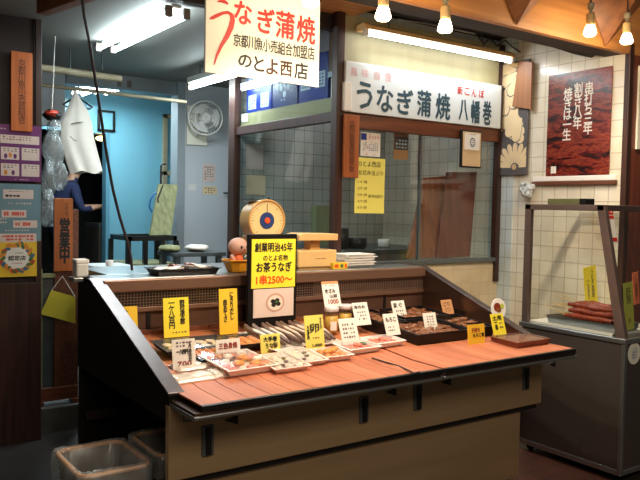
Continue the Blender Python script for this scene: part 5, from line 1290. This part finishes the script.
# ================================================================== INSIDE THE KITCHEN
o = thing('kitchen_bench', 'dark steel bench behind the glass of the kitchen window', 'bench', (3.5, 4.6, 0))
MB().box(2.90, 4.34, 4.35, 5.20, 1.19, 1.225).build('bench_top', 'grey_steel', o, bevel=.004)
MB().box(2.90, 4.34, 4.40, 5.20, .1, 1.19).build('bench_body', 'near_black', o)
MB().box(2.90, 4.34, 4.38, 4.40, 1.14, 1.19).build('front_edge', 'steel_bright', o)
for lb, q4, y0, y1, m in (('wide brown cutting board leaning behind the kitchen glass, left one', ((424, 178), (447, 176), (446, 262), (408, 262)), 4.06, 3.94, 'cutting_wood'), ('taller reddish cutting board leaning right of the other board', ((448, 172), (477, 172), (470, 262), (437, 262)), 4.00, 3.91, 'red_wood')):
    P = [at(px, py, 'y', y0 if py < 200 else y1) for px, py in q4]
    for i in (2, 3): P[i].z = 1.19
    b = MB(); b.prism(P, (0, .025, 0)); tag(b.build('cutting_board', m, origin=P[3], bevel=.003), lb, 'cutting board', 'leaning cutting boards')
q = at(376, 228, 'y', 4.5)
for px, rr, hh, lb, m in ((340, .07, .16, 'dark cooking pot on the bench behind the window corner', 'near_black'), (384, .05, .07, 'small pale bowl on the bench behind the glass', 'foam_white'), (356, .09, .08, 'wide dark pan on the bench behind the glass', 'near_black')):
    q = at(px, 236, 'y', 4.6); tag(MB().lathe([(rr*.8, 0), (rr, .02), (rr, hh), (rr*.93, hh), (rr*.9, .02), (.001, .015)], (q.x, 4.6, 1.225), 20).build('cooking_pot' if m == 'near_black' else 'pale_bowl', m, origin=(q.x, 4.6, 1.225)), lb, 'pot' if m == 'near_black' else 'bowl')
q = at(318, 205, 'y', 4.9)
tag(MB().box(at(313, 210, 'y', 4.95).x, at(330, 210, 'y', 4.95).x, 4.92, 4.98, 1.226, 1.56).build('mossy_board', 'mossy_wood', origin=(3.3, 4.95, 1.226)), 'greenish board standing on the kitchen bench near the window corner', 'board')
# shelf with blue cartons behind the upper side window
o = thing('upper_shelf', 'pale wooden shelf behind the upper side window with blue cartons', 'shelf', (2.95, 4.6, 2.17))
MB().box(2.85, 3.2, 3.92, 5.2, 2.175, 2.20).build('shelf_board', 'olive_board', o)
MB().box(2.852, 2.875, 3.92, 5.18, 2.20, 2.275).build('front_board', 'olive_board', o)
for i, (ya, yb, zt_, lb, rows) in enumerate(((5.16, 4.78, 2.66, 'blue printed carton on the upper shelf, nearest the back post', (2, 2)), (4.765, 4.42, 2.68, 'dark blue carton with white crest on the upper shelf, middle one', None), (4.405, 4.05, 2.60, 'blue carton with pale prints on the upper shelf, nearest the sign', (1, 2)))):
    o = MB().box(2.88, 3.10, yb, ya, 2.276 if 0 else 2.2005, zt_).build('blue_carton', ('blue_pack', 'blue_deep', 'blue_pack')[i], origin=(3.0, (ya+yb)/2, 2.2005), bevel=.006); tag(o, lb, 'carton', 'blue cartons on the upper shelf')
    b = MB(); cy = (ya+yb)/2
    if rows:
        for r_ in range(rows[0]):
            for c2 in range(rows[1]):
                q = (2.88, ya-(c2+.5)*(ya-yb)/rows[1], 2.36+r_*.17 if rows[0] > 1 else 2.42); flat(b, q, .12, .11, 0, u=WU); strokes(b, q, .10, .09, 4, 3, 1, u=WU, lift=.002, seed=i+r_+c2)
    else:
        for dy, dz in ((-.05, .05), (.05, .05), (-.05, 0), (.05, 0), (0, -.05)): disc(b, (2.88, cy+dy, 2.42+dz), .022, .026, 0, u=WU, n=6)
        strokes(b, (2.88, cy, 2.33), .12, .03, 1, 3, 0, u=WU, seed=4)
    b.build('print', ['pale_print', 'blue_pack'], o)
q = at(245, 119, 'x', 2.85); tag(MB().box(2.846, 2.851, q.y-.05, q.y+.05, 2.21, 2.272).build('price_tag', 'white_paper', origin=(2.85, q.y, 2.21)), 'small white tag on the pale shelf front', 'tag')
a, c_ = at(322, 36, 'x', 2.86), at(335, 95, 'x', 2.86)
o = thing('wooden_locker', 'brown wooden wall locker behind the upper window at the corner', 'cabinet', (2.95, 3.98, 2.28))
MB().box(2.87, 3.1, 3.90, 4.03, 2.42, 2.79).build('locker_body', 'brown_wood_y', o, bevel=.003)
MB().box(2.862, 2.87, 3.905, 3.94, 2.42, 2.78).build('paper_strip', 'pale_print', o); MB().box(2.862, 2.87, 3.92, 4.02, 2.415, 2.45).build('bottom_strip', 'pale_print', o)
# white cartons under the locker
for i in range(2):
    ya = 4.02-.11*i
    tag(MB().box(2.885, 3.1, ya-.10, ya, 2.2005, 2.414).build('cream_carton', 'cream_card', origin=(3.0, ya-.05, 2.2005), bevel=.003), ('cream carton on the upper shelf beside the blue cartons', 'cream carton on the upper shelf at the corner post')[i], 'carton', 'cream cartons on the shelf')
# papers seen on the back tiles
for i, (px, py, w_, h_) in enumerate(((255, 157, .16, .2), (256, 185, .18, .16))):
    q = at(px, py, 'y', KB-.006); q.x = max(q.x, 2.95)
    o = MB().box(q.x-w_/2, q.x+w_/2, KB-.006, KB-.001, q.z-h_/2, q.z+h_/2).build('wall_paper_note', 'pale_pink' if i == 0 else 'petal', origin=(q.x, KB, q.z)); tag(o, ('pale note', 'tan note')[i] + ' on the tiles behind the kitchen side glass, ' + ('upper', 'lower')[i], 'notice')

# ================================================================== BINS
def bin_(x0, x1, y0, y1, label):
    o = thing('waste_bin', label, 'bin', ((x0+x1)/2, (y0+y1)/2, 0), 'lined waste bins')
    H = .50
    def rr(a, b, z, r=.05, n=5):
        P = []
        for cx, cy, s in ((x1-a-r, y1-b-r, 0), (x0+a+r, y1-b-r, 1), (x0+a+r, y0+b+r, 2), (x1-a-r, y0+b+r, 3)):
            for i in range(n): th = s*PI/2+PI/2*i/(n-1); P.append(Vector((cx+r*math.cos(th), cy+r*math.sin(th), z)))
        return P
    L = [rr(.05, .05, 0), rr(.012, .012, H-.01), rr(.020, .020, H-.01), rr(.058, .058, .01)]; n = len(L[0]); b = MB()
    b.add([p for l in L for p in l], [(i*n+j, i*n+(j+1) % n, (i+1)*n+(j+1) % n, (i+1)*n+j) for i in range(3) for j in range(n)]+[tuple(range(n-1, -1, -1)), tuple(range(3*n, 4*n))]); b.build('bin_body', 'bin_grey', o)
    b = MB(); b.tube(rr(.012, .012, H), .011, 8, closed=True); b.build('rim', 'bin_brown', o)
    rn = random.Random(int(x0*100)); w = lambda: rn.uniform(-.006, .006)
    L = [[p+Vector((w(), w(), w())) for p in rr(a, a, z, .05, 9)] for a, z in ((-.006, H-.09), (-.008, H-.03), (-.004, H+.012), (.012, H+.017), (.030, H), (.040, H-.12), (.055, H-.26), (.070, H-.40))]; n = len(L[0]); b = MB()
    b.add([p for l in L for p in l], [(i*n+j, i*n+(j+1) % n, (i+1)*n+(j+1) % n, (i+1)*n+j) for i in range(7) for j in range(n)], 0, True)
    b.build('bag_liner', 'bag_film', o)
bin_(.83, 1.135, 2.74, 3.12, 'square waste bin with clear liner in front of the counter corner')
bin_(1.175, 1.50, 2.80, 3.16, 'square waste bin with clear liner tucked under the counter left end')

# ================================================================== COOK
def cook():
    px0 = at(60, 200, 'y', 8.1)
    X, Y, Z = px0.x, 8.1, .29
    root = thing('person', 'person in dark navy top working in the dark back doorway', 'person', (X, Y, Z))
    J = {}
    def j(n, x, y, z, r): J[n] = (Vector((x, y, z)), r)
    # facing +x (to the right), bent a little forward
    j('pelvis', 0, 0, .93, .135); j('waist', .02, 0, 1.08, .125); j('chest', .06, 0, 1.27, .145); j('upper', .09, 0, 1.41, .12); j('neck', .13, 0, 1.50, .055); j('headbase', .155, 0, 1.56, .062); j('head', .18, 0, 1.64, .092); j('crown', .18, 0, 1.72, .07)
    E = [('pelvis', 'waist'), ('waist', 'chest'), ('chest', 'upper'), ('upper', 'neck'), ('neck', 'headbase'), ('headbase', 'head'), ('head', 'crown')]
    for s, t in ((-1, 'r'), (1, 'l')):
        j('sh'+t, .09, s*.17, 1.42, .065); j('el'+t, .17, s*.22, 1.17, .045); j('wr'+t, .40, s*.14, 1.22, .027); j('pm'+t, .46, s*.125, 1.22, .026)
        E += [('upper', 'sh'+t), ('sh'+t, 'el'+t), ('el'+t, 'wr'+t), ('wr'+t, 'pm'+t)]
        for k, (dx, dy, ln) in enumerate(((.03, -.022, .055), (.035, -.008, .066), (.035, .007, .062), (.03, .02, .05))):
            j('f%d%s' % (k, t), .46+dx, s*.125+dy, 1.215, .009); j('g%d%s' % (k, t), .46+dx+ln*.6, s*.125+dy*1.1, 1.20, .008); j('h%d%s' % (k, t), .46+dx+ln*.85, s*.125+dy*1.1, 1.175, .007)
            E += [('pm'+t, 'f%d%s' % (k, t)), ('f%d%s' % (k, t), 'g%d%s' % (k, t)), ('g%d%s' % (k, t), 'h%d%s' % (k, t))]
        j('t0'+t, .445, s*.095, 1.215, .010); j('t1'+t, .475, s*.075, 1.20, .008); E += [('wr'+t, 't0'+t), ('t0'+t, 't1'+t)]
        j('hp'+t, 0, s*.10, .86, .095); j('kn'+t, .03, s*.11, .48, .06); j('an'+t, -.02, s*.11, .09, .04); j('ft'+t, .06, s*.12, .045, .042); j('to'+t, .15, s*.125, .03, .03)
        E += [('pelvis', 'hp'+t), ('hp'+t, 'kn'+t), ('kn'+t, 'an'+t), ('an'+t, 'ft'+t), ('ft'+t, 'to'+t)]
    names = list(J); me = bpy.data.meshes.new('body'); me.from_pydata([J[n][0] for n in names], [(names.index(a), names.index(b)) for a, b in E], [])
    o = bpy.data.objects.new('body', me); COL.objects.link(o)
    sk = o.modifiers.new('skin', 'SKIN'); sk.use_smooth_shade = True; o.modifiers.new('sub', 'SUBSURF').levels = 1
    o.modifiers['sub'].render_levels = 1
    for i, n in enumerate(names):
        sv = me.skin_vertices[0].data[i]; sv.radius = (J[n][1], J[n][1]*(1.25 if n in ('chest', 'upper', 'waist', 'pelvis') else 1)); sv.use_root = n == 'pelvis'
    bpy.context.view_layer.update()
    m2 = bpy.data.meshes.new_from_object(o.evaluated_get(bpy.context.evaluated_depsgraph_get()))
    bpy.data.objects.remove(o); m2.name = 'body'
    for m in ('navy_cloth', 'trouser_cloth', 'skin', 'near_black'): m2.materials.append(M[m])
    for p in m2.polygons:
        c = p.center; p.use_smooth = True
        p.material_index = 3 if c.z < .1 else 1 if c.z < .92 else 2 if (c.z > 1.505 or c.x > .27) else 0
    b = bpy.data.objects.new('body', m2); COL.objects.link(b); b.parent = root
    h = MB(); h.blob((.15, 0, 1.69), (.105, .098, .105), n=20, k=12); h.build('hair', 'hair_black', root, world=False)
    for s in (-1, 1):
        MB().blob((.268, s*.035, 1.655), (.010, .013, .009)).build('eye', 'ink', root, world=False)
        MB().blob((.175, s*.095, 1.635), (.018, .010, .028)).build('ear', 'skin', root, world=False)
    MB().blob((.278, 0, 1.63), (.020, .013, .022)).build('nose', 'skin', root, world=False)
    MB().blob((.266, 0, 1.595), (.010, .024, .007)).build('mouth', 'berry_red', root, world=False)
    g = thing('cooking_range', 'dark steel cooking range in the dark doorway beside the person', 'stove', (X+.62, Y+.05, Z))
    MB().box(X+.36, X+.9, Y-.2, Y+.3, Z, Z+1.0).build('range_body', 'case_steel', g, bevel=.01)
    MB().box(X+.36, X+.9, Y-.2, Y+.3, Z+1.0, Z+1.03).build('range_top', 'grey_steel', g)
cook()

# ================================================================== LIGHT
w = bpy.data.worlds.new('world'); sc.world = w; w.use_nodes = True
w.node_tree.nodes['Background'].inputs[0].default_value = (1.0, 0.84, 0.68, 1); w.node_tree.nodes['Background'].inputs[1].default_value = 0.08
area((1.0, -0.8, 3.3), 4.0, 1.2, 85, (1.0, .84, .66), (.5, 0, 0))       # lamps of the stalls across the lane
sc.cycles.use_denoising = True
sc.cycles.max_bounces = 8; sc.cycles.transparent_max_bounces = 24
sc.cycles.sample_clamp_indirect = 6
sc.cycles.caustics_reflective = False; sc.cycles.caustics_refractive = False
sc.view_settings.view_transform = 'Standard'; sc.view_settings.look = 'None'; sc.view_settings.gamma = 1; sc.view_settings.use_curve_mapping = False
sc.view_settings.exposure = 0.0
